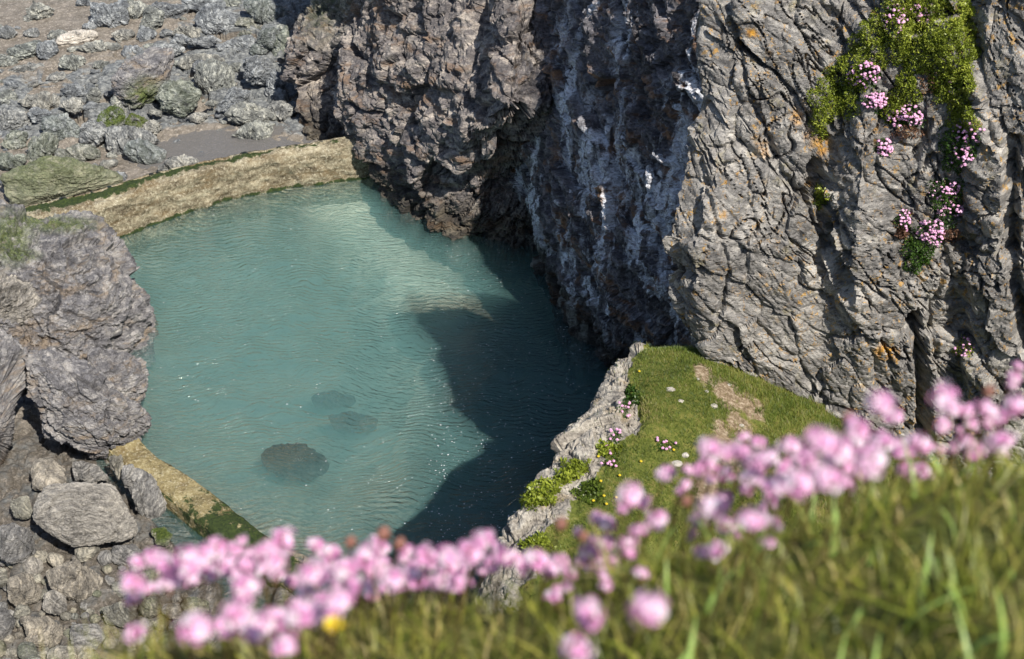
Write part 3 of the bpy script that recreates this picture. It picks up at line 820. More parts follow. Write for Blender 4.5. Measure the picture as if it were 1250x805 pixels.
# big shore rocks beside the pool
def outalg(V, W):
    d = W - np.array([0, 0, CAMZ]); f_ = d @ FWD
    px_ = 625 + FPX * d[:, 0] / f_; py_ = 402.5 - FPX * (d @ UP) / f_
    g = np.zeros(len(V))
    for px, py, rx, ry in ((12, 290, 26, 30), (75, 274, 40, 9), (30, 270, 40, 10), (22, 312, 24, 8)):
        g = np.maximum(g, np.clip(1.5 - np.hypot((px_ - px) / rx, (py_ - py) / ry), 0, 1))
    return g * .8
o, _ = rock([(-120, 300), (-20, 262), (60, 262), (112, 268), (132, 290), (146, 330), (168, 362), (190, 384), (184, 418), (163, 438), (165, 470), (140, 520), (40, 540), (-120, 540)], .55, 1.5, 7, M['outcrop'], 3, 36, .40, 1.3, .024, (30, 15, 40), 'rock_outcrop', outalg)
tag(o, 'broad grey outcrop jutting into the pool with bright green moss on its upper corner', 'outcrop')
o, _ = rock([(-90, 335), (0, 330), (46, 342), (54, 372), (38, 392), (10, 412), (-90, 430)], 1.75, .55, 6, M['boulder'], 8, 18, .16, .6, .03, (15, 10, 0), 'boulder')
tag(o, 'layered block with rusty corner lying on the broad mossy outcrop', 'boulder')
o, _ = rock([(-60, 420), (0, 414), (36, 432), (70, 430), (120, 455), (150, 480), (176, 500), (187, 520), (172, 540), (150, 552), (112, 560), (88, 540), (50, 532), (44, 560), (0, 600), (-60, 640)][2:13] + [(36, 470)], .95, .85, 7, M['outcrop'], 13, 26, .24, 1.1, .018, (20, 30, 60), 'boulder')
tag(o, 'large brown-flecked boulder wedged below the mossy outcrop above the low wall', 'boulder')
o, _ = rock([(-90, 410), (0, 405), (30, 432), (44, 470), (46, 525), (40, 560), (20, 600), (4, 632), (-90, 660)], 1.0, .9, 7, M['outcrop'], 17, 20, .22, .9, .03, (40, 50, 0), 'boulder')
tag(o, 'tall dark ridged boulder leaning at the sheet edge beside the brown-flecked boulder', 'boulder')
o, _ = rock([(40, 606), (55, 590), (95, 586), (140, 592), (152, 612), (172, 645), (165, 662), (120, 668), (85, 672), (58, 655), (40, 640)], .66, .42, 7, M['striped'], 23, 12, .06, .5, .012, (75, 0, 10), 'boulder', aniso=(1.6, 1, .35))
tag(o, 'pale striped loaf-shaped boulder with a black gap beneath it', 'boulder')
near = [
 # outline, cz, thick, label, algae
 ([(38, 562), (60, 556), (82, 570), (86, 590), (60, 604), (38, 600)], .35, .35, 'blue-grey rounded boulder tucked behind the pale striped boulder', None),
 ([(148, 562), (176, 566), (196, 590), (206, 622), (196, 640), (172, 636), (156, 610), (146, 580)], .35, .32, 'tilted slab of layered brown rock resting against the low wall', None),
 ([(-5, 642), (16, 636), (38, 644), (46, 664), (36, 684), (14, 690), (-6, 682)], .38, .32, 'smooth egg-shaped grey-green boulder beside the pale striped boulder', None),
 ([(10, 610), (34, 604), (42, 620), (38, 636), (16, 634)], .35, .22, 'small pale stone between the ridged boulder and the striped boulder', None),
 ([(130, 556), (150, 552), (154, 572), (146, 590), (138, 578)], .55, .15, 'rusty brown knob of rock perched over the end of the low wall', None),
 ([(50, 695), (90, 682), (132, 705), (126, 728), (88, 738), (58, 722)], .22, .3, 'flat-topped light boulder in front of the striped boulder', None),
 ([(6, 705), (30, 696), (54, 716), (52, 738), (26, 744), (8, 734)], .2, .25, 'reddish grey boulder with a dark underside below the egg-shaped one', None),
 ([(50, 722), (66, 716), (84, 728), (86, 748), (66, 756), (50, 746)], .16, .2, 'plump round cobble in front of the flat-topped light boulder', None),
 ([(182, 646), (200, 640), (214, 652), (206, 668), (188, 668)], .1, .15, 'olive weed-coated stone beside the low wall', a_top(-.1, .2, 1.2)),
 ([(84, 560), (118, 566), (136, 586), (110, 592), (88, 586)], .3, .2, 'grey stone in the dark gap above the striped boulder', None),
 ([(-8, 692), (8, 694), (12, 712), (-4, 720), (-14, 710)], .18, .18, 'small grey cobble at the sand edge under the egg-shaped boulder', None),
 ([(135, 668), (165, 664), (178, 676), (160, 690), (138, 688)], .06, .18, 'low wet grey stone at the end of the black gap', None),
 ([(120, 742), (150, 735), (172, 750), (158, 768), (128, 764)], .1, .2, 'broad speckled cobble close to the flower stems', None),
 ([(20, 752), (60, 748), (84, 765), (70, 790), (30, 792)], .12, .25, 'wide layered stone under the round cobble', None),
 ([(-20, 745), (10, 742), (22, 762), (8, 785), (-20, 780)], .12, .22, 'rough brown stone at the edge of the rubble', None),
 ([(84, 760), (120, 758), (132, 780), (110, 800), (86, 792)], .1, .22, 'grey ridged stone next to the wide layered one', None),
 ([(168, 700), (200, 690), (222, 705), (206, 722), (176, 722)], .05, .2, 'low flat stone seen behind the thrift heads', a_top(-.1, .3, .6)),
]
for i, (ol, cz, th, lb, al) in enumerate(near):
    o, _ = rock(ol, cz, th, 6, M['boulder'], 40 + i, 10, .07, .5, .008, (rng.uniform(0, 60), rng.uniform(0, 90), 0), 'boulder', al)
    tag(o, lb, 'boulder', 'boulders heaped beside the low wall')
o, _ = rock([(105, 425), (150, 428), (176, 442), (180, 468), (172, 492), (140, 510), (100, 505)], .25, .7, 6, M['outcrop'], 61, 24, .18, .9, .02, (30, 15, 40), 'boulder')
tag(o, 'dark toe of rock at the waterline between mossy outcrop and brown-flecked boulder', 'boulder')
# submerged rock
o, _ = rock([(312, 552), (335, 540), (375, 538), (400, 552), (412, 570), (385, 590), (340, 588), (318, 572)], -.42, .25, 5, M['submerged'], 71, 10, .08, .5, .02, (0, 10, 0), 'submerged_boulder')
tag(o, 'dark flat boulder under the clear shallows of the pool', 'boulder')
o, _ = rock([(392, 508), (425, 500), (470, 512), (460, 530), (405, 530)], -.85, .22, 4, M['submerged'], 72, 10, .08, .5, .02, (0, 10, 0), 'submerged_boulder')
tag(o, 'faint boulder deeper under the water beyond the dark flat one', 'boulder')
o, _ = rock([(372, 484), (400, 478), (440, 486), (432, 498), (385, 498)], -.95, .2, 4, M['submerged'], 73, 10, .08, .5, .02, (0, 10, 0), 'submerged_boulder')
tag(o, 'barely visible boulder farthest out under the turquoise water', 'boulder')

# beach rocks: (cx, cy, w, h, tilt degrees, label or None)
BR = [
 (47, 16, 36, 24, -10, 'lone dark rounded rock out on the bare sand'),
 (10, 40, 24, 16, 0, 'flat bluish stone at the margin of the bare sand'),
 (135, 20, 52, 38, 8, 'bulky pale-flecked rock beyond the flat white one'),
 (162, 14, 40, 28, 0, 'lumpy grey rock touching the bulky pale-flecked one'),
 (183, 30, 30, 40, 20, 'upright grey rock over a dark hollow'),
 (178, 42, 22, 20, 0, 'small brownish cube-like stone above the tall leaning rock'),
 (205, 14, 44, 26, 0, 'light grey rock behind the brownish cube-like stone'),
 (243, 6, 56, 18, 8, 'dark angular slab propped over a black gap'),
 (262, 27, 56, 38, 0, 'round rock with ringed layers under the dark angular slab'),
 (230, 40, 36, 16, 0, 'low dark wedge beside the ringed rock'),
 (330, 14, 56, 26, 20, 'smooth green-grey slab near the top of the beach'),
 (302, 37, 36, 24, 0, 'rounded greenish boulder next to the ringed rock'),
 (328, 46, 30, 28, 20, 'rounded olive boulder between slab and headland'),
 (345, 60, 22, 46, 8, 'tall olive boulder pressed against the headland'),
 (290, 58, 46, 18, -5, 'flat split slab below the ringed rock'),
 (252, 50, 40, 14, 0, 'thin bluish slab below the low dark wedge'),
 (245, 75, 60, 16, -8, 'long layered slab beyond the tall leaning rock'),
 (91, 77, 36, 20, -8, 'oval blue-grey stone on the sand'),
 (58, 60, 34, 26, 0, 'humped dark rock between the oval and flat white stones'),
 (28, 62, 50, 22, -5, 'brown-black ridge of rock at the sand edge'),
 (36, 84, 44, 10, -5, 'narrow straight slab lying on sand'),
 (8, 74, 26, 14, 0, 'small slab at the tail of the brown-black ridge'),
 (122, 58, 50, 12, -4, 'twisted dark rock below the flat white one'),
 (122, 79, 20, 10, 0, 'little grey stone beside the oval blue-grey one'),
 (219, 118, 56, 46, 0, 'domed green-grey boulder beside the tall leaning rock'),
 (263, 104, 52, 48, 20, 'swirled grey boulder by the domed one'),
 (250, 84, 34, 20, 0, 'pale blocky stone above the swirled boulder'),
 (314, 88, 40, 34, 0, 'boulder with a yellowish cap near the headland'),
 (337, 106, 30, 34, 0, 'round veined boulder close against the headland foot'),
 (287, 122, 40, 24, -20, 'smooth leaning stone above the puddle'),
 (303, 137, 60, 26, 8, 'long lumpy rock at the puddle rim'),
 (342, 136, 34, 26, 0, 'humped rock at the corner of puddle and headland'),
 (312, 162, 52, 24, -5, 'low tawny rock standing in the puddle'),
 (258, 127, 16, 8, 0, 'tiny stone between the domed boulder and the puddle'),
 (134, 148, 32, 28, 0, 'small block furred with dark green weed'),
 (90, 112, 38, 22, 0, 'dark blue rock in front of the oval stone'),
 (50, 124, 56, 18, 0, 'long low rock left on the sand below the dark blue one'),
 (88, 130, 30, 18, 0, 'brown-edged stone under the dark blue rock'),
 (12, 120, 30, 20, 0, 'grey rock at the sheet margin level with the dark blue one'),
 (14, 148, 40, 32, 0, 'yellow-veined boulder at the margin of the beach'),
 (50, 142, 34, 18, 0, 'flat bluish rock beside the yellow-veined boulder'),
 (75, 156, 56, 30, 5, 'broad wrinkled rock behind the green slab'),
 (54, 176, 44, 30, -40, 'slanting smooth rock behind the green slab'),
 (112, 165, 40, 34, 0, 'rounded rock with a dark cleft beside the wrinkled one'),
 (96, 188, 56, 22, 0, 'low rock resting along the top of the green slab'),
 (158, 172, 60, 32, 5, 'smooth grey hump behind the wall'),
 (175, 190, 62, 34, 15, 'greenish humped rock touching the far wall'),
 (215, 205, 50, 24, -15, 'half-sunk slab against the far wall'),
 (18, 172, 36, 24, 0, 'rusty brown stone behind the green slab'),
 (14, 198, 40, 24, 0, 'pale blue stone beside the end of the green slab'),
 (186, 156, 26, 20, 0, 'small dark stone at the foot of the tall leaning rock'),
 (168, 148, 24, 16, 0, 'cracked stone between weed-furred block and tall rock'),
 (145, 128, 22, 26, 0, 'narrow shadowed stone beside the tall leaning rock'),
 (116, 118, 20, 16, 0, 'little blue stone beside the tall leaning rock'),
 (205, 62, 34, 16, 0, 'flat bluish stone above the top of the tall rock'),
 (278, 4, 50, 18, 0, 'dark slab at the upper rim of the beach'),
 (100, 4, 20, 10, 0, 'bluish pebble-like rock high on the sand'),
 (316, 62, 22, 14, 0, 'wedge stone between split slab and olive boulder'),
 (220, 50, 22, 14, 0, 'angular stone above the thin bluish slab'),
 (196, 84, 20, 12, 0, 'chip of rock above the point of the tall rock'),
]
rs = np.random.default_rng(11)
beach_centres = []
for i, (cx, cy, w_, h_, tl, lb) in enumerate(BR):
    ol = octo(cx, cy, w_ * 1.16, h_ * 1.22, rs, .24, R(tl))
    wm = w_ / FPX * 40; hm = h_ / FPX * 40
    C0 = PZ(cx, cy, .35); gz = max(ground_z(C0[0], C0[1]), .2)
    th = min(wm, hm) * .5
    al = None
    if 'weed' in lb: al = lambda V, W: np.clip(V[:, 2] * 4 + .9, 0, 1)
    elif 'green' in lb or 'olive' in lb: al = lambda V, W: .22 + 0 * V[:, 2]
    o, C = rock(ol, gz + hm * .30, th, 5, M['beach_rock'], 100 + i, 14, .14 * min(1, wm), .6 * max(.6, min(wm, 1.4)), .008, (rs.uniform(-40, 40), rs.uniform(0, 90), rs.uniform(0, 90)), 'beach_rock', al)
    tag(o, lb.replace('left on', 'set on'), 'rock', 'rocks strewn over the beach beyond the wall')
    beach_centres.append((cx, cy, max(w_, h_)))
# heroes of the beach
def tallalg(V, W):
    return np.clip(1.25 - np.hypot(V[:, 0] - .15, V[:, 2] + .2) / .55, 0, 1) * .9
o, _ = rock([(130, 96), (150, 72), (178, 60), (214, 57), (216, 68), (206, 96), (200, 118), (185, 128), (168, 137), (150, 134), (140, 118)], 1.15, .75, 6, M['outcrop'], 201, 20, .13, .8, .014, (20, -35, 20), 'beach_rock', tallalg)
tag(o, 'tall leaning flat-topped rock streaked green on its front', 'rock', 'rocks strewn over the beach beyond the wall')
o, _ = rock([(62, 49), (75, 39), (100, 35), (122, 37), (126, 44), (112, 52), (85, 58), (66, 58)], .55, .25, 5, M['pale_rock'], 202, 9, .05, .4, .01, (0, 0, 0), 'beach_rock')
tag(o, 'flat whitish rock pitted with dark holes on the sand', 'rock', 'rocks strewn over the beach beyond the wall')
o, _ = rock([(-6, 214), (30, 204), (58, 188), (92, 199), (140, 205), (158, 214), (150, 226), (110, 236), (60, 246), (14, 256), (2, 240)], .55, .55, 6, M['green_slab'], 203, 16, .10, .7, .025, (0, 5, 10), 'beach_rock', a_top(.2, 1.2, .55), aniso=(1.6, 1, .4))
tag(o, 'big sloping green-tinged slab directly behind the far wall', 'rock', 'rocks strewn over the beach beyond the wall')
# smaller stones between, each a thing; labels built from what stands beside them
LM = [('the flat whitish rock', 94, 47), ('the lone dark rock', 47, 16), ('the tall leaning rock', 175, 95), ('the domed green-grey boulder', 219, 118), ('the green-tinged slab', 75, 220),
      ('the puddle', 255, 175), ('the ringed rock', 262, 27), ('the weed-furred block', 134, 148), ('the headland foot', 352, 100), ('the yellow-veined boulder', 14, 148), ('the oval stone', 91, 77), ('the smooth humps', 165, 180)]
sizes = ['tiny', 'small', 'fist-sized', 'squat', 'chunky']; looks = ['grey', 'bluish', 'angular', 'rounded', 'flat', 'veined', 'knobbly', 'pointed']
used = set(); tries = 0; cnt = 0
DIRS = [('beyond', 0, -1), ('short of', 0, 1), ('on the headland side of', 1, 0), ('on the open side of', -1, 0)]
while cnt < 95 and tries < 4000:
    tries += 1
    cx, cy = rs.uniform(-10, 352), rs.uniform(2, 232)
    wallpy = np.interp(cx, [20, 115, 180, 262, 335, 395], [255, 234, 214, 194, 181, 172])
    if cy > wallpy - 8: continue
    if cy < 30 and cx < 120 or (cy < 90 and cx < 100 and rs.random() < .6): continue
    if 150 < cx < 370 and cy > 150 and rs.random() < .85: continue
    s = rs.uniform(7, 20) if cnt > 30 else rs.uniform(16, 30)
    if any(math.hypot(cx - a, (cy - b) * 1.3) < (c * .36 + s * .45) for a, b, c in beach_centres): continue
    beach_centres.append((cx, cy, s))
    lmn = min(LM, key=lambda L: math.hypot(L[1] - cx, (L[2] - cy) * 1.3))
    dx, dy = cx - lmn[1], cy - lmn[2]
    dr = max(DIRS, key=lambda q: q[1] * dx + q[2] * dy * 1.3)[0]
    sz = sizes[int(min(4, (s - 7) / 4.7))]
    ok = None
    for lk in looks:
        lb = f'{sz} {lk} stone {dr} {lmn[0]}'
        if lb not in used: ok = lb; break
    if ok is None: continue
    used.add(ok)
    C0 = PZ(cx, cy, .35); gz = max(ground_z(C0[0], C0[1]), .15)
    asp = {'flat': .4, 'rounded': .8, 'pointed': .7}.get(ok.split()[1], .6)
    wm = s / FPX * 40
    o, C = rock(octo(cx, cy, s * 1.15, s * asp, rs, .18 if 'rounded' not in ok else .05, rs.uniform(-.3, .3)), gz + wm * asp * .2, wm * .3, 4, M['beach_rock'], 300 + cnt, 12, .11 * wm, .45, .004, (rs.uniform(-40, 40), rs.uniform(0, 90), 0), 'beach_stone')
    tag(o, ok, 'stone', 'small stones between the beach rocks')
    cnt += 1
# rubble beside the low wall
used2 = set(); cnt = 0; tries = 0
RL = [('the egg-shaped boulder', 20, 664), ('the striped boulder', 105, 630), ('the flat-topped light boulder', 92, 710), ('the low wall', 230, 660), ('the wide layered stone', 52, 770), ('the reddish boulder', 30, 720), ('the speckled cobble', 146, 752)]
placed = [((min(q[0] for q in n_[0]) + max(q[0] for q in n_[0])) / 2, (min(q[1] for q in n_[0]) + max(q[1] for q in n_[0])) / 2, max(q[0] for q in n_[0]) - min(q[0] for q in n_[0])) for n_ in near] + [(105, 630, 120)]
DIR2 = [('just past', 0, -1), ('just below', 0, 1), ('on the pool side of', 1, 0), ('on the landward side of', -1, 0)]
while cnt < 95 and tries < 6000:
    tries += 1
    cx, cy = rs.uniform(-15, 245), rs.uniform(672, 830)
    if cx > 175 and cy < 690: continue
    s = rs.uniform(26, 44) if cnt < 22 else rs.uniform(10, 26)
    if any(math.hypot(cx - a, (cy - b) * 1.2) < (c * .33 + s * .38) for a, b, c in placed): continue
    lmn = min(RL, key=lambda L: math.hypot(L[1] - cx, L[2] - cy))
    dx, dy = cx - lmn[1], cy - lmn[2]
    dr = max(DIR2, key=lambda q: q[1] * dx + q[2] * dy)[0]
    sz = 'fair-sized' if s > 24 else sizes[int(min(3, (s - 9) / 3.6))]
    ok = None
    for lk in looks:
        lb = f'{sz} {lk} cobble {dr} {lmn[0]}'
        if lb not in used2: ok = lb; break
    if ok is None: continue
    used2.add(ok); placed.append((cx, cy, s))
    C0 = PZ(cx, cy, .0); gz = max(ground_z(C0[0], C0[1]), -.15)
    wm = s / FPX * 27
    o, C = rock(octo(cx, cy, s * 1.2, s * .95, rs, .14, rs.uniform(-.4, .4)), gz + wm * .22, wm * .38, 4, M['boulder'], 500 + cnt, 8, .08 * wm, .4, .004, (rs.uniform(-40, 40), rs.uniform(0, 90), 0), 'cobble', a_top(-.3, .3, .5) if rs.random() < .25 else None)
    tag(o, ok, 'stone', 'cobbles in the rubble beside the low wall')
    cnt += 1

# ------------------------------------------------------------------ vegetation
def leaf_mat(name, stops, rough=.6, trans=.3):
    m = NT(name)
    t = m.attr('tint')
    c = m.ramp(t, stops)
    d = m.n('BsdfDiffuse'); tr = m.n('BsdfTranslucent'); m.l(c, d.inputs[0]); m.l(c, tr.inputs[0])
    g = m.n('BsdfGlossy'); g.inputs['Roughness'].default_value = .45; g.inputs['Color'].default_value = (1, 1, 1, 1)
    a = m.n('MixShader'); a.inputs[0].default_value = trans; m.l(d.outputs[0], a.inputs[1]); m.l(tr.outputs[0], a.inputs[2])
    b = m.n('MixShader'); b.inputs[0].default_value = .03; m.l(a.outputs[0], b.inputs[1]); m.l(g.outputs[0], b.inputs[2])
    m.l(b.outputs[0], m.out.inputs[0]); return m.m
M['fgrass'] = leaf_mat('meadow_grass', [(0, (.07, .10, .012)), (.3, (.20, .25, .03)), (.55, (.36, .36, .06)), (.75, (.48, .40, .13)), (.9, (.62, .50, .26)), (1, (.32, .48, .12))])
M['turf'] = leaf_mat('short_turf', [(0, (.055, .09, .014)), (.4, (.13, .19, .028)), (.7, (.24, .27, .05)), (.9, (.32, .26, .10)), (1, (.42, .34, .17))])
M['mat_leaf'] = leaf_mat('fleshy_leaf', [(0, (.09, .12, .015)), (.4, (.27, .33, .04)), (.75, (.45, .49, .08)), (1, (.56, .50, .13))])
M['cushion'] = leaf_mat('cushion_leaf', [(0, (.02, .05, .008)), (.5, (.055, .12, .018)), (1, (.13, .22, .04))])
M['dry'] = leaf_mat('dry_thatch', [(0, (.10, .05, .03)), (.5, (.20, .11, .07)), (1, (.30, .19, .12))])
M['petal'] = leaf_mat('thrift_petal', [(0, (.55, .14, .38)), (.4, (.80, .40, .66)), (.75, (.92, .66, .83)), (1, (.97, .92, .96))], trans=.25)
M['petal_far'] = leaf_mat('thrift_petal_small', [(0, (.60, .22, .46)), (.5, (.80, .42, .66)), (1, (.90, .66, .82))], trans=.2)
M['bract'] = leaf_mat('papery_bract', [(0, (.16, .06, .04)), (.6, (.36, .16, .12)), (1, (.5, .3, .2))])
M['stem'] = leaf_mat('flower_stem', [(0, (.10, .05, .03)), (.5, (.13, .11, .03)), (1, (.12, .17, .03))])
M['yellow'] = leaf_mat('yellow_petal', [(0, (.65, .45, .02)), (1, (.85, .68, .05))])

def blades(B, N, L, Wd, bend, tint, seg=3, seed=1):
    """B base points, N up vectors, L lengths; each blade a tapering ribbon bending over"""
    r = np.random.default_rng(seed)
    n = len(B)
    a = r.uniform(0, 2 * np.pi, n)
    H = np.stack([np.cos(a), np.sin(a), np.zeros(n)], 1)
    side = np.stack([-np.sin(a + r.normal(0, .5, n)), np.cos(a), np.zeros(n)], 1)
    rows = []
    for k in range(seg + 1):
        t = k / seg
        c = B + N * (L * (t - .25 * bend * t * t))[:, None] + H * (L * bend * t * t)[:, None]
        wd = Wd * (1 - t) ** .7 if k < seg else Wd * 0
        if k < seg: rows += [c - side * wd[:, None] / 2, c + side * wd[:, None] / 2]
        else: rows += [c]
    V = np.stack(rows, 1)
    kk = V.shape[1]
    F = []
    for k in range(seg - 1): F += [[2 * k, 2 * k + 1, 2 * k + 3], [2 * k, 2 * k + 3, 2 * k + 2]]
    F += [[2 * seg - 2, 2 * seg - 1, 2 * seg]]
    F = np.array(F)[None] + (np.arange(n) * kk)[:, None, None]
    return V.reshape(-1, 3), F.reshape(-1, 3), np.repeat(tint, kk)
def samp_grid(g, n, w=None, seed=0):
    """random points on a loft grid, spread by area"""
    r = np.random.default_rng(seed)
    a = np.linalg.norm(np.cross(g[1:, :-1] - g[:-1, :-1], g[:-1, 1:] - g[:-1, :-1]), axis=2)
    if w is not None: a = a * w
    a = a.ravel() / a.sum()
    q = r.choice(len(a), n, p=a)
    i, j = np.unravel_index(q, (g.shape[0] - 1, g.shape[1] - 1))
    u = r.random(n)[:, None]; v = r.random(n)[:, None]
    return (g[i, j] * (1 - u) * (1 - v) + g[i + 1, j] * u * (1 - v) + g[i, j + 1] * (1 - u) * v + g[i + 1, j + 1] * u * v), i, j

# meadow around the camera's feet
Hdg = HV.reshape(Hg.shape)
wmask = np.zeros((Hdg.shape[0] - 1, Hdg.shape[1] - 1))
cy_ = Hdg[:-1, :-1, 1]; cx_ = Hdg[:-1, :-1, 0]
wmask[(cy_ > .35) & (cy_ < 1.55) & (np.abs(cx_) < .9)] = 1
B, i, j = samp_grid(Hdg, 26000, wmask, 5)
cl = fbm(B * 9, 3, 61); cl2 = fbm(B * 22, 2, 62)
L = np.clip(.036 + .024 * cl + rng.exponential(.011, len(B)), .016, .11)
tint = np.clip(.45 + .35 * cl2 + rng.normal(0, .2, len(B)) - .1 * cl + .22 * np.clip(.05 - B[:, 0] * 3, 0, 1), 0, .95)
up = np.tile([0, 0, 1.0], (len(B), 1)) + rng.normal(0, .25, (len(B), 3))
V, F, T = blades(B, up, L, np.clip(rng.normal(.0024, .0008, len(B)), .0012, .005), rng.uniform(.2, 1.1, len(B)), tint, 4, 3)
B, i, j = samp_grid(Hdg, 700, wmask * ((cx_ > .1) | (cy_ < .75)), 6)
V3, F3, T3 = blades(B, np.tile([0, 0, 1.0], (len(B), 1)), rng.uniform(.04, .09, len(B)), rng.uniform(.005, .010, len(B)), rng.uniform(.3, 1.0, len(B)), np.where(rng.random(len(B)) < .7, 1.0, .35), 4, 9)
o = link('meadow_grass', mesh_from('meadow_grass', np.concatenate([V, V3]), np.concatenate([F, F3 + len(V)]), {'tint': np.concatenate([T, T3])}), M['fgrass'])
tag(o, 'olive and straw-coloured grass filling the clifftop below the flowers', 'grass', kind='stuff')

# turf on the ledge
Ldg = LV.reshape(Lg.shape)
la = ledge_attr(LV, np.repeat(Lu, len(Lv)), np.tile(Lv, len(Lu)), None)
gr_ = (la['grassy'].reshape(len(Lu), len(Lv)) > .75) & ((la['dirt'] + .45 * fbm(LV * 3.1, 4, 88)).reshape(len(Lu), len(Lv)) < .6)
den = np.where(gr_, 1.0, .02) * (np.tile(Lv, (len(Lu), 1)) < 7.3)
B, i, j = samp_grid(Ldg, 130000, den[:-1, :-1], 15)
cl = fbm(B * 2.2, 3, 66)
L = np.clip(.035 + .022 * cl + rng.exponential(.008, len(B)), .012, .12)
dry_ = np.clip((B[:, 0] - 2.2 - .25 * (17 - B[:, 1])) / 1.6, 0, 1)
tint = np.clip(.34 + .55 * fbm(B * 1.6, 4, 67) + .22 * dry_ + rng.normal(0, .19, len(B)), 0, 1)
L = L * (1 + dry_ * .9)
# longer drier grass along the foot of the slab
V, F, T = blades(B, np.tile([0, 0, 1.0], (len(B), 1)), L, np.full(len(B), .0065), rng.uniform(.2, .9, len(B)), tint, 2, 23)
o = link('ledge_turf', mesh_from('ledge_turf', V, F, {'tint': T}), M['turf'])
tag(o, 'short green turf covering the spur above the pool', 'grass', kind='stuff')

def rayhit(bvh, px, py):
    d = Vector(ray(px, py).tolist()).normalized()
    h = bvh.ray_cast(Vector((0, 0, CAMZ)), d, 80)
    return (np.array(h[0][:]), np.array(h[1][:])) if h[0] is not None else (None, None)
def leafy(name, pts, bvh, n, size, thick, mat, seed, parent=None, origin=None, droop=.3, tints=(0, 1), elong=1.0):
    """leaf clumps hugging a rock face; pts = ellipses (cx, cy, rx, ry) seen on that face"""
    r = np.random.default_rng(seed)
    Bs = []; Ns = []
    ar = np.array([q[2] * q[3] for q in pts], float); ar /= ar.sum()
    for _ in range(n):
        q = pts[r.choice(len(pts), p=ar)]
        a = r.uniform(0, 6.283); rad = math.sqrt(r.random())
        wob = 1 + .22 * math.sin(a * 3 + seed) + .14 * math.sin(a * 7 + seed * 2)
        hx, hn = rayhit(bvh, q[0] + math.cos(a) * rad * q[2] * wob, q[1] + math.sin(a) * rad * q[3] * wob)
        if hx is None: continue
        if hn[1] > 0: hn = -hn
        t = thick * (1 - rad ** 2.2) * r.random() ** .6
        Bs.append(hx + (hn * .45 + np.array([0, -.55, .5])) * t); Ns.append(hn)
    if not Bs: return None
    B = np.array(Bs); N = np.array(Ns); n = len(B)
    dirs = r.normal(size=(n, 3)) + N * .8 + np.array([0, -.4, .7]); dirs /= np.linalg.norm(dirs, axis=1)[:, None]
    sd = np.cross(dirs, r.normal(size=(n, 3))); sd /= np.linalg.norm(sd, axis=1)[:, None]
    s = (size * r.uniform(.6, 1.4, n))[:, None]
    V = np.stack([B, B + dirs * s * .5 * elong + sd * s * .32, B + dirs * s * elong, B + dirs * s * .5 * elong - sd * s * .32], 1)
    F = (np.array([[0, 1, 2, 3]])[None] + (np.arange(n) * 4)[:, None, None]).reshape(-1, 4)
    cl = .5 + .5 * fbm(B * 3.3, 3, seed)
    tint = np.clip(tints[0] + (tints[1] - tints[0]) * (cl * .7 + .3 * r.random(n) - .05), 0, 1)
    org = B.mean(0) if origin is None else origin
    o = link(name, mesh_from(name, V.reshape(-1, 3) - org, F, {'tint': np.repeat(tint, 4)}), mat, parent)
    if parent is None: o.location = org
    return o, B, N, org

# small thrift head used on cliff cushions
def small_head(rad, seed):
    D, F = ico(2)
    r = np.random.default_rng(seed)
    rr = rad * (1 + r.uniform(-.28, .22, len(D)))
    V = D * rr[:, None]; V[:, 2] = np.where(V[:, 2] < 0, V[:, 2] * .5, V[:, 2] * .85)
    me = mesh_from('flower_head', V, F, {'tint': r.random(len(D))}, smooth=False); me.materials.append(M['petal_far']); return me
SH = [small_head(.021, k) for k in range(4)]
def cushion(label, ells, bvh, nleaf, nflow, thick, seed, fl=None, mat='cushion', dry=None):
    r = np.random.default_rng(seed)
    c, n_ = rayhit(bvh, ells[0][0], ells[0][1])
    root = empty('thrift_cushion', tuple(c)); tag(root, label, 'flowering plant', 'thrift cushions rooted in the cliff')
    leafy('foliage', ells, bvh, nleaf, .032, thick, M[mat], seed, root, c)
    if dry: leafy('dry_thatch', dry, bvh, 350, .035, thick * .8, M['dry'], seed + 1, root, c)
    fl = fl or ells
    for k in range(int(nflow * 1.8)):
        q = fl[r.integers(len(fl))]; a = r.uniform(0, 6.283); rad = r.random() ** .6
        hx, hn = rayhit(bvh, q[0] + math.cos(a) * rad * q[2], q[1] + math.sin(a) * rad * q[3])
        if hx is None: continue
        if hn[1] > 0: hn = -hn
        p_ = hx + (hn * .4 + np.array([0, -.55, .55])) * (thick * (1 - rad ** 2) + .035)
        o = link('flower_head', SH[k % 4], None, root); o.location = tuple(p_ - c); s = r.uniform(.7, 1.25); o.scale = (s, s, s); o.rotation_euler = (r.uniform(-.4, .9), r.uniform(-.4, .4), r.uniform(0, 6))
    return root
def plant(label, ells, n, size, thick, mat, seed, bvh=None, name='cliff_plant', group='leafy plants on the rock', tints=(0, 1), elong=1.2):
    q = leafy(name, ells, bvh or SLAB_BVH, n, size, thick, M[mat], seed, tints=tints, elong=elong)
    if q: tag(q[0], label, 'plant', group)
plant('broad yellow-green leafy mat filling the top of the gully', [(1140, 20, 52, 42), (1150, 70, 48, 40), (1095, 40, 22, 36), (1165, 110, 26, 30)], 26000, .027, .22, 'mat_leaf', 601)
plant('ragged yellow-green plant trailing down the slab edge of the gully', [(1062, 55, 22, 36), (1035, 90, 24, 26), (1008, 120, 18, 30), (1000, 150, 10, 22), (1030, 125, 20, 20)], 11000, .026, .18, 'mat_leaf', 602, tints=(0, .8))
plant('olive plant hanging below the broad mat beside the bare thatch', [(1105, 110, 18, 24), (1092, 135, 16, 18), (1175, 145, 18, 22)], 6000, .026, .15, 'mat_leaf', 603, tints=(0, .75))
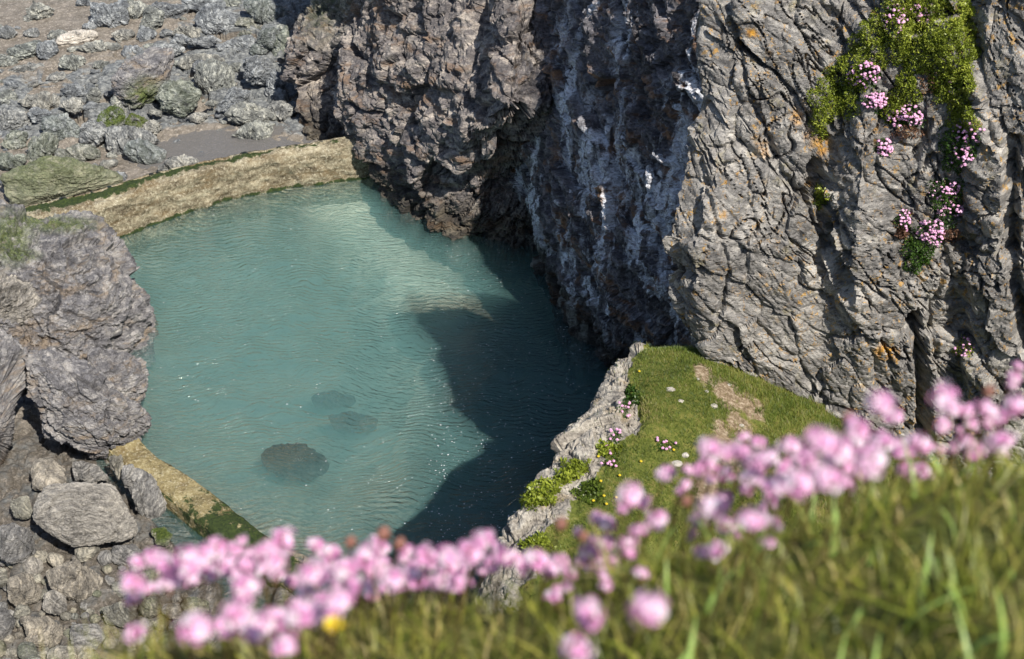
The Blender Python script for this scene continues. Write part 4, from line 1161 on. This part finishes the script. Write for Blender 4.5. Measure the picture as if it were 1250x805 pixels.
plant('small yellowed tuft clinging above the dark hollow', [(1001, 240, 9, 15)], 420, .034, .10, 'mat_leaf', 604, tints=(.1, .8))
plant('bright green mossy tuft under the lowest pink cushion', [(1118, 310, 18, 22)], 1700, .030, .18, 'cushion', 605, tints=(.3, 1))
cushion('pink thrift cushion at the very top of the gully', [(1092, 28, 14, 22)], SLAB_BVH, 700, 34, .14, 611)
cushion('sparse pink thrift beside the topmost cushion', [(1120, 18, 14, 12)], SLAB_BVH, 300, 14, .12, 612)
cushion('rounded thrift cushion over the shaded cleft with pale flowers', [(1053, 92, 22, 16)], SLAB_BVH, 1300, 40, .16, 613)
cushion('dense magenta thrift just below the rounded cushion', [(1068, 125, 15, 11)], SLAB_BVH, 500, 40, .15, 614)
cushion('thrift cushion with brown thatch hanging beneath it', [(1105, 143, 24, 14)], SLAB_BVH, 800, 42, .15, 615, dry=[(1108, 162, 18, 8)])
cushion('little thrift tuft alone on the grey rock under the thatch', [(1078, 181, 10, 9)], SLAB_BVH, 300, 22, .12, 616)
cushion('green thrift tuft on the bare brown thatch', [(1160, 112, 10, 12)], SLAB_BVH, 500, 6, .13, 617, dry=[(1140, 100, 22, 16), (1165, 128, 12, 8)])
cushion('plump dark green cushion with pale pink heads against the buttress', [(1168, 182, 24, 26)], SLAB_BVH, 2200, 50, .26, 618, fl=[(1180, 165, 18, 16), (1172, 190, 18, 16)])
cushion('egg-shaped thrift cushion below the plump dark green one', [(1155, 245, 20, 30)], SLAB_BVH, 2000, 60, .22, 619, fl=[(1152, 235, 18, 14), (1160, 258, 16, 10)])
cushion('vivid magenta thrift spilling beside the egg-shaped cushion', [(1136, 285, 17, 18)], SLAB_BVH, 700, 55, .15, 620, dry=[(1160, 288, 12, 9)])
cushion('tiny thrift with rusty roots on the rock knob', [(1102, 270, 9, 12)], SLAB_BVH, 250, 14, .12, 621, dry=[(1100, 284, 6, 8)])
cushion('faded thrift tuft low on the slab near the clifftop flowers', [(1176, 425, 12, 12)], SLAB_BVH, 260, 12, .12, 622, mat='mat_leaf')
cushion('small thrift growing at the turf-side foot of the slab', [(1000, 505, 8, 7)], SLAB_BVH, 160, 4, .08, 623)
# plants on the spur's rocky flank
for k, (lb, ells, n, sz, th, mt) in enumerate([
    ('bright leafy plant highest on the rock flank of the spur', [(702, 572, 16, 12), (690, 582, 12, 9)], 1500, .045, .12, 'mat_leaf'),
    ('bushy bright green plant midway down the flank of the spur', [(664, 600, 20, 16), (648, 612, 12, 10)], 2200, .045, .16, 'mat_leaf'),
    ('leafy clump at the turf edge below the middle of the spur', [(720, 602, 18, 14)], 1200, .045, .10, 'turf'),
    ('green clump at the lower foot of the flank', [(655, 664, 18, 10)], 1000, .045, .10, 'mat_leaf'),
    ('dark speckled plant at the turf edge near the top of the spur', [(772, 485, 11, 12)], 700, .04, .08, 'cushion'),
    ('small leafy plant on the turf lip halfway along the spur', [(742, 548, 14, 8)], 700, .04, .08, 'mat_leaf')]):
    plant(lb, ells, n, sz, th, mt, 650 + k, LEDGE_BVH, group='leafy plants on the spur', tints=(.0, .75))
for k, (lb, e, nf) in enumerate([
    ('thrift tuft with three heads on the tip of the spur', (757, 433, 10, 4), 5), ('thrift sprinkled at the turf edge near the speckled plant', (762, 500, 7, 12), 9), ('thrift tuft on the pale rock lip', (752, 535, 8, 8), 8),
    ('white-pink thrift trailing down the bare rock', (745, 560, 12, 14), 11), ('thrift dotted across the middle of the turf', (812, 545, 14, 8), 8), ('thrift at the shadowed toe of the flank', (600, 688, 8, 6), 6)]):
    r = np.random.default_rng(700 + k)
    c, _n = rayhit(LEDGE_BVH, e[0], e[1])
    if c is None: continue
    root = empty('thrift_plant', tuple(c)); tag(root, lb, 'flowering plant', 'small thrift on the spur')
    leafy('foliage', [e], LEDGE_BVH, 160, .03, .04, M['cushion'], 700 + k, root, c)
    for q in range(nf):
        hx, hn = rayhit(LEDGE_BVH, e[0] + r.uniform(-1, 1) * e[2], e[1] + r.uniform(-1, 1) * e[3])
        if hx is None: continue
        o = link('flower_head', SH[q % 4], None, root); o.location = tuple(hx + (0, 0, .06) - c)
# yellow flowers on the turf
ym = small_head(.02, 9); ym.materials.clear(); ym.materials.append(M['yellow'])
for k, (px, py, lb) in enumerate([(782, 566, 'beside the middle of the turf'), (737, 608, 'above the leafy clump'), (752, 610, 'next to the leafy clump'), (733, 590, 'at the turf lip'), (740, 618, 'under the leafy clump'),
                     (780, 456, 'near the tip of the spur'), (730, 560, 'on the small leafy plant'), (822, 552, 'between turf and bare path'), (756, 583, 'among taller turf below the lip'), (724, 614, 'lowest by the rock flank')]):
    c, _n = rayhit(LEDGE_BVH, px, py)
    if c is None: continue
    o = link('yellow_flower', ym); o.location = tuple(c + (0, 0, .045)); tag(o, 'tiny yellow flower ' + lb, 'flower', 'yellow flowers on the turf')
# loose stones on the path
for k, (px, py, s, lb) in enumerate([(818, 476, 9, 'pale stone where the path begins'), (862, 478, 5, 'small pale stone in the middle of the bare path'), (831, 490, 6, 'stone at the side of the bare path'), (871, 496, 8, 'flat pale stone on the bare soil'), (826, 566, 10, 'flat grey stone half buried in the turf'), (836, 556, 8, 'pinkish stone beside the lower path'), (852, 463, 4, 'chip of stone just off the path'), (905, 520, 6, 'stone at the lower end of the bare patch'), (890, 470, 5, 'lone chip on the far side of the path')]):
    c, _n = rayhit(LEDGE_BVH, px, py)
    if c is None: continue
    D, F = ico(3); rr = np.random.default_rng(k + 50)
    V = D * (s / 78 / 2) * np.array([1.2, 1, .5]); V = V * (1 + .25 * perlin(D * 1.6 + k * 7, 4))[:, None]
    o = link('path_stone', mesh_from('path_stone', V, F, {'algae': np.zeros(len(V))}), M['pale_rock'], loc=tuple(c)); tag(o, lb, 'stone', 'stones along the bare path')

# ------------------------------------------------------------------ thrift flowers round the camera
def big_head(seed, openness=1.0):
    r = np.random.default_rng(seed); V = []; F = []; T = []
    nfl = 34
    for k in range(nfl):
        zf = 1 - (k + .5) / nfl * 1.35; ph = k * 2.39996
        rad = math.sqrt(max(0, 1 - zf * zf))
        d = np.array([rad * math.cos(ph), rad * math.sin(ph), zf]) + r.normal(0, .10, 3); d /= np.linalg.norm(d)
        c = d * np.array([.0112, .0112, .0078]) * r.uniform(.6, 1.3)
        a = np.cross(d, r.normal(size=3)); a /= np.linalg.norm(a); b = np.cross(d, a)
        base = r.uniform(.25, 1.1)
        for q in range(5):
            t = q * 2 * math.pi / 5
            e = a * math.cos(t) + b * math.sin(t); s = np.cross(d, e)
            i0 = len(V); L = .0046 * r.uniform(.85, 1.15)
            V += [c, c + e * L * .6 + s * L * .36 + d * L * .35, c + e * L + d * L * .30, c + e * L * .6 - s * L * .36 + d * L * .35]
            F.append([i0, i0 + 1, i0 + 2, i0 + 3]); T += [max(0, base - .4), base, min(1, base + .15), base]
    D, Fi = ico(2)
    me = mesh_from('flower_head', np.array(V), np.array(F), {'tint': T}); me.materials.append(M['petal']); return me
HEADS = [big_head(k) for k in range(5)]
def bract_mesh():
    V = []; F = []; n = 10
    prof = [(0.0016, -.012), (.0022, -.007), (.006, -.003), (.0078, .000), (.0085, .003)]
    for r_, z_ in prof:
        for k in range(n):
            a = 2 * math.pi * k / n; q = 1 + (.18 if k % 2 else 0) * (z_ > -.001)
            V.append((r_ * q * math.cos(a), r_ * q * math.sin(a), z_))
    for i in range(len(prof) - 1):
        for k in range(n): F.append([i * n + k, i * n + (k + 1) % n, (i + 1) * n + (k + 1) % n, (i + 1) * n + k])
    me = mesh_from('bract', np.array(V), np.array(F), {'tint': np.linspace(0, 1, len(V))}); me.materials.append(M['bract']); return me
BR_M = bract_mesh()
def stem_mesh(vec, r0=.0011):
    n = 6; V = []; F = []; seg = 6; L = np.linalg.norm(vec)
    bow = np.cross(vec / L, [0.3, 1, 0]) * L * .08
    for i in range(seg + 1):
        t = i / seg; c = vec * t + bow * math.sin(math.pi * t)
        for k in range(n):
            a = 2 * math.pi * k / n; V.append(c + np.array([math.cos(a), math.sin(a), 0]) * r0)
    for i in range(seg):
        for k in range(n): F.append([i * n + k, i * n + (k + 1) % n, (i + 1) * n + (k + 1) % n, (i + 1) * n + k])
    me = mesh_from('stem', np.array(V), np.array(F), {'tint': np.linspace(1, 0, len(V))}); me.materials.append(M['stem']); return me
FL = [(162,712,36),(205,712,34),(200,690,34),(232,683,36),(250,678,34),(265,670,32),(187,681,28),(226,702,30),(300,688,32),(300,715,36),(345,660,34),(336,686,36),(380,700,40),(375,722,32),(295,660,17),(405,675,30),(385,664,24),(420,695,36),(445,680,36),(462,662,26),(464,690,30),(482,706,36),(505,706,32),(520,680,36),(541,706,30),(560,712,32),(575,676,40),(590,660,34),(601,690,26),(622,681,32),(656,684,34),(640,690,24),(240,768,44),(290,750,42),(366,750,44),(388,744,38),(415,733,42),(440,716,34),(312,768,38),(165,772,30),(348,788,40),(258,700,28),(275,690,30),(320,672,24),(430,712,30),(550,690,30),(495,672,24),(610,672,26),
 (716,750,44),(793,745,54),(704,792,42),(740,638,28),(728,632,22),(770,605,34),(784,612,24),(803,635,34),(740,663,28),(706,650,18),(760,622,18),(783,700,24),(740,713,24),(775,648,20),(724,660,20),
 (813,578,28),(837,592,20),(855,573,24),(867,548,36),(865,566,28),(888,552,30),(905,552,32),(908,533,20),(885,578,28),(870,620,40),(885,608,26),(918,635,42),(945,640,24),(875,672,28),(903,658,22),(938,662,20),(858,640,18),(846,652,16),(935,560,36),(920,585,34),(945,593,36),(958,572,30),(965,545,30),(977,590,44),(1000,538,44),(1010,585,44),(987,562,32),(1032,565,32),(1046,525,38),(1062,564,44),(1076,540,32),(1076,494,40),(1092,545,28),(1121,542,36),(1106,574,28),(1125,575,24),(942,612,26),(1152,485,38),(1165,500,28),(1152,518,24),(1180,540,26),(1196,552,24),(1221,538,34),(1205,500,34),(1221,512,20),(1240,495,34),(1238,462,24),(1243,447,18),(1030,588,30),(1130,545,24),(1185,518,22),(925,540,22),(1015,560,30),(1050,545,28)]
# flower bands name where each head stands: labels are counted along the row inside a band
def band(px, py):
    if px < 470: return 'in the drift above the rubble' if py < 735 else 'low in grass under the rubble drift'
    if px < 690: return 'in the drift in front of the dark water'
    if py > 690: return 'deep in the grass below the spur'
    if px < 830: return 'standing against the spur turf'
    if px < 1095: return 'in the thick drift before the sunlit slab' if py < 600 else 'on the underside of the thick drift'
    return 'at the buttress end of the brow'
_rx = np.random.default_rng(3)
for (px, py, s_) in list(FL):
    if _rx.random() < (1.0 if px < 690 else .8) and py < 760 and (px < 690 or px > 830):
        a_ = _rx.uniform(0, 6.28); q_ = s_ * _rx.uniform(.5, .8)
        FL.append((round(px + q_ * math.cos(a_) * 1.2, 1), round(py + abs(q_ * math.sin(a_)) * .6, 1), s_ * _rx.uniform(.6, .95)))
for q in range(26):
    px = _rx.uniform(668, 800); FL.append((round(px, 1), round(708 - (px - 668) * .42 + _rx.uniform(-22, 26), 1), _rx.uniform(16, 26)))
bands = {}
for f_ in FL: bands.setdefault(band(f_[0], f_[1]), []).append(f_)
ORD = 'first second third fourth fifth sixth seventh eighth ninth tenth eleventh twelfth thirteenth fourteenth fifteenth sixteenth seventeenth eighteenth nineteenth twentieth'.split()
ORD += ['twenty-' + o_ for o_ in ORD[:9]] + ['thirtieth'] + ['thirty-' + o_ for o_ in ORD[:9]] + ['fortieth'] + ['forty-' + o_ for o_ in ORD[:9]] + ['fiftieth'] + ['fifty-' + o_ for o_ in ORD[:9]]
_unused = ['twenty-' + o_ for o_ in ORD[:9]] + ['thirtieth'] + ['thirty-' + o_ for o_ in ORD[:9]]
rf = np.random.default_rng(77)
for bn_, fl_ in bands.items():
    for k, (px, py, s) in enumerate(sorted(fl_)):
        dist = float(np.clip(.0265 * FPX / (s - 2), .95, 1.75))
        Yd = dist * math.cos(R(PITCH) + math.atan((py - 402.5) / FPX))
        pos = P(px, py, Yd)
        # keep the head a few centimetres above the turf
        h = HILL_BVH.ray_cast(Vector(pos.tolist()) + Vector((0, 0, 1)), Vector((0, 0, -1)), 6)
        gz = h[0].z if h[0] else pos[2] - .1
        it = 0
        while pos[2] - gz < .05 and it < 40:
            Yd -= .02; pos = P(px, py, Yd); it += 1
            h = HILL_BVH.ray_cast(Vector(pos.tolist()) + Vector((0, 0, 1)), Vector((0, 0, -1)), 6); gz = h[0].z if h[0] else pos[2] - .1
        dd = np.linalg.norm(pos - np.array([0, 0, CAMZ]))
        sc = (s - 4) * dd / FPX / .028
        lx, ly = rf.uniform(-.03, .03), rf.uniform(-.05, .0)
        ground = np.array([pos[0] + lx, pos[1] + ly, gz - .01])
        hg = HILL_BVH.ray_cast(Vector((ground[0], ground[1], 21)), Vector((0, 0, -1)), 6)
        if hg[0]: ground[2] = hg[0].z - .005
        shade = 'pale pink' if k % 3 == 1 else ('bright pink' if k % 3 == 0 else 'soft pink')
        root = empty('thrift_flower', tuple(ground))
        tag(root, f'thrift head, {ORD[k]} from the outcrop side, {bn_}', 'flower', 'thrift flowers on the clifftop')
        rel = pos - ground
        ax = rel / np.linalg.norm(rel)
        hd = link('flower_head', HEADS[rf.integers(5)], None, root); hd.location = tuple(rel); hd.scale = (sc * rf.uniform(.9, 1.25), sc * rf.uniform(.9, 1.2), sc * rf.uniform(.8, 1.1))
        hd.rotation_euler = (rf.uniform(-.35, .6), rf.uniform(-.4, .4), rf.uniform(0, 6))
        br = link('bract', BR_M, None, root); br.location = tuple(rel - ax * .003); br.scale = (sc, sc, sc); br.rotation_euler = hd.rotation_euler
        st = link('stem', stem_mesh(rel - ax * .006), None, root)
# brown bud heads
bd_me = None
for k, (px, py, s, lb) in enumerate([(468, 652, 16, 'above the pale heads'), (428, 662, 13, 'in front of the open water'), (488, 664, 14, 'at the edge of the shadowed water'), (685, 640, 14, 'close to the spur toe'), (712, 655, 12, 'between spur and drift'), (1035, 510, 12, 'over the thick drift'), (1207, 478, 12, 'near the buttress'), (838, 612, 12, 'before the bare path')]):
    Yd = 1.0; pos = P(px, py, Yd)
    h = HILL_BVH.ray_cast(Vector(pos.tolist()) + Vector((0, 0, .5)), Vector((0, 0, -1)), 6)
    gz = h[0].z if h[0] else pos[2] - .1
    root = empty('thrift_bud', (pos[0], pos[1], gz)); tag(root, 'closed reddish-brown thrift bud ' + lb, 'flower bud', 'closed thrift buds on the clifftop')
    if bd_me is None:
        D, F = ico(2); V = D * np.array([.0065, .0065, .0075]) * (1 + rng.uniform(-.12, .12, len(D)))[:, None]
        bd_me = mesh_from('bud', V, F, {'tint': rng.random(len(D))}); bd_me.materials.append(M['bract'])
    rel = np.array([0, 0, pos[2] - gz])
    if rel[2] < .02: rel[2] = .05
    b_ = link('bud', bd_me, None, root); b_.location = tuple(rel); q = s / 14; b_.scale = (q, q, q)
    link('stem', stem_mesh(rel), None, root)
# one yellow flower in the grass
pos = P(407, 766, .78)
h = HILL_BVH.ray_cast(Vector(pos.tolist()) + Vector((0, 0, .5)), Vector((0, 0, -1)), 6); gz = h[0].z if h[0] else pos[2] - .08
root = empty('trefoil_flower', (pos[0], pos[1], min(gz, pos[2] - .03))); tag(root, 'single blurred yellow flower among the pink thrift', 'flower')
r_ = np.random.default_rng(5); V = []; F = []
for k in range(14):
    a = k * 2.4; d = np.array([math.cos(a), math.sin(a), .3 + .05 * k]); d /= np.linalg.norm(d); s_ = np.cross(d, [0, 0, 1]); i0 = len(V)
    V += [np.zeros(3), d * .006 + s_ * .004, d * .011, d * .006 - s_ * .004]; F.append([i0, i0 + 1, i0 + 2, i0 + 3])
o = link('flower_head', mesh_from('flower_head', np.array(V), np.array(F), {'tint': np.tile([0, .5, 1, .5], 14)}), M['yellow'], root); o.location = (0, 0, pos[2] - root.location.z)
link('stem', stem_mesh(np.array([0, 0, pos[2] - root.location.z])), None, root)
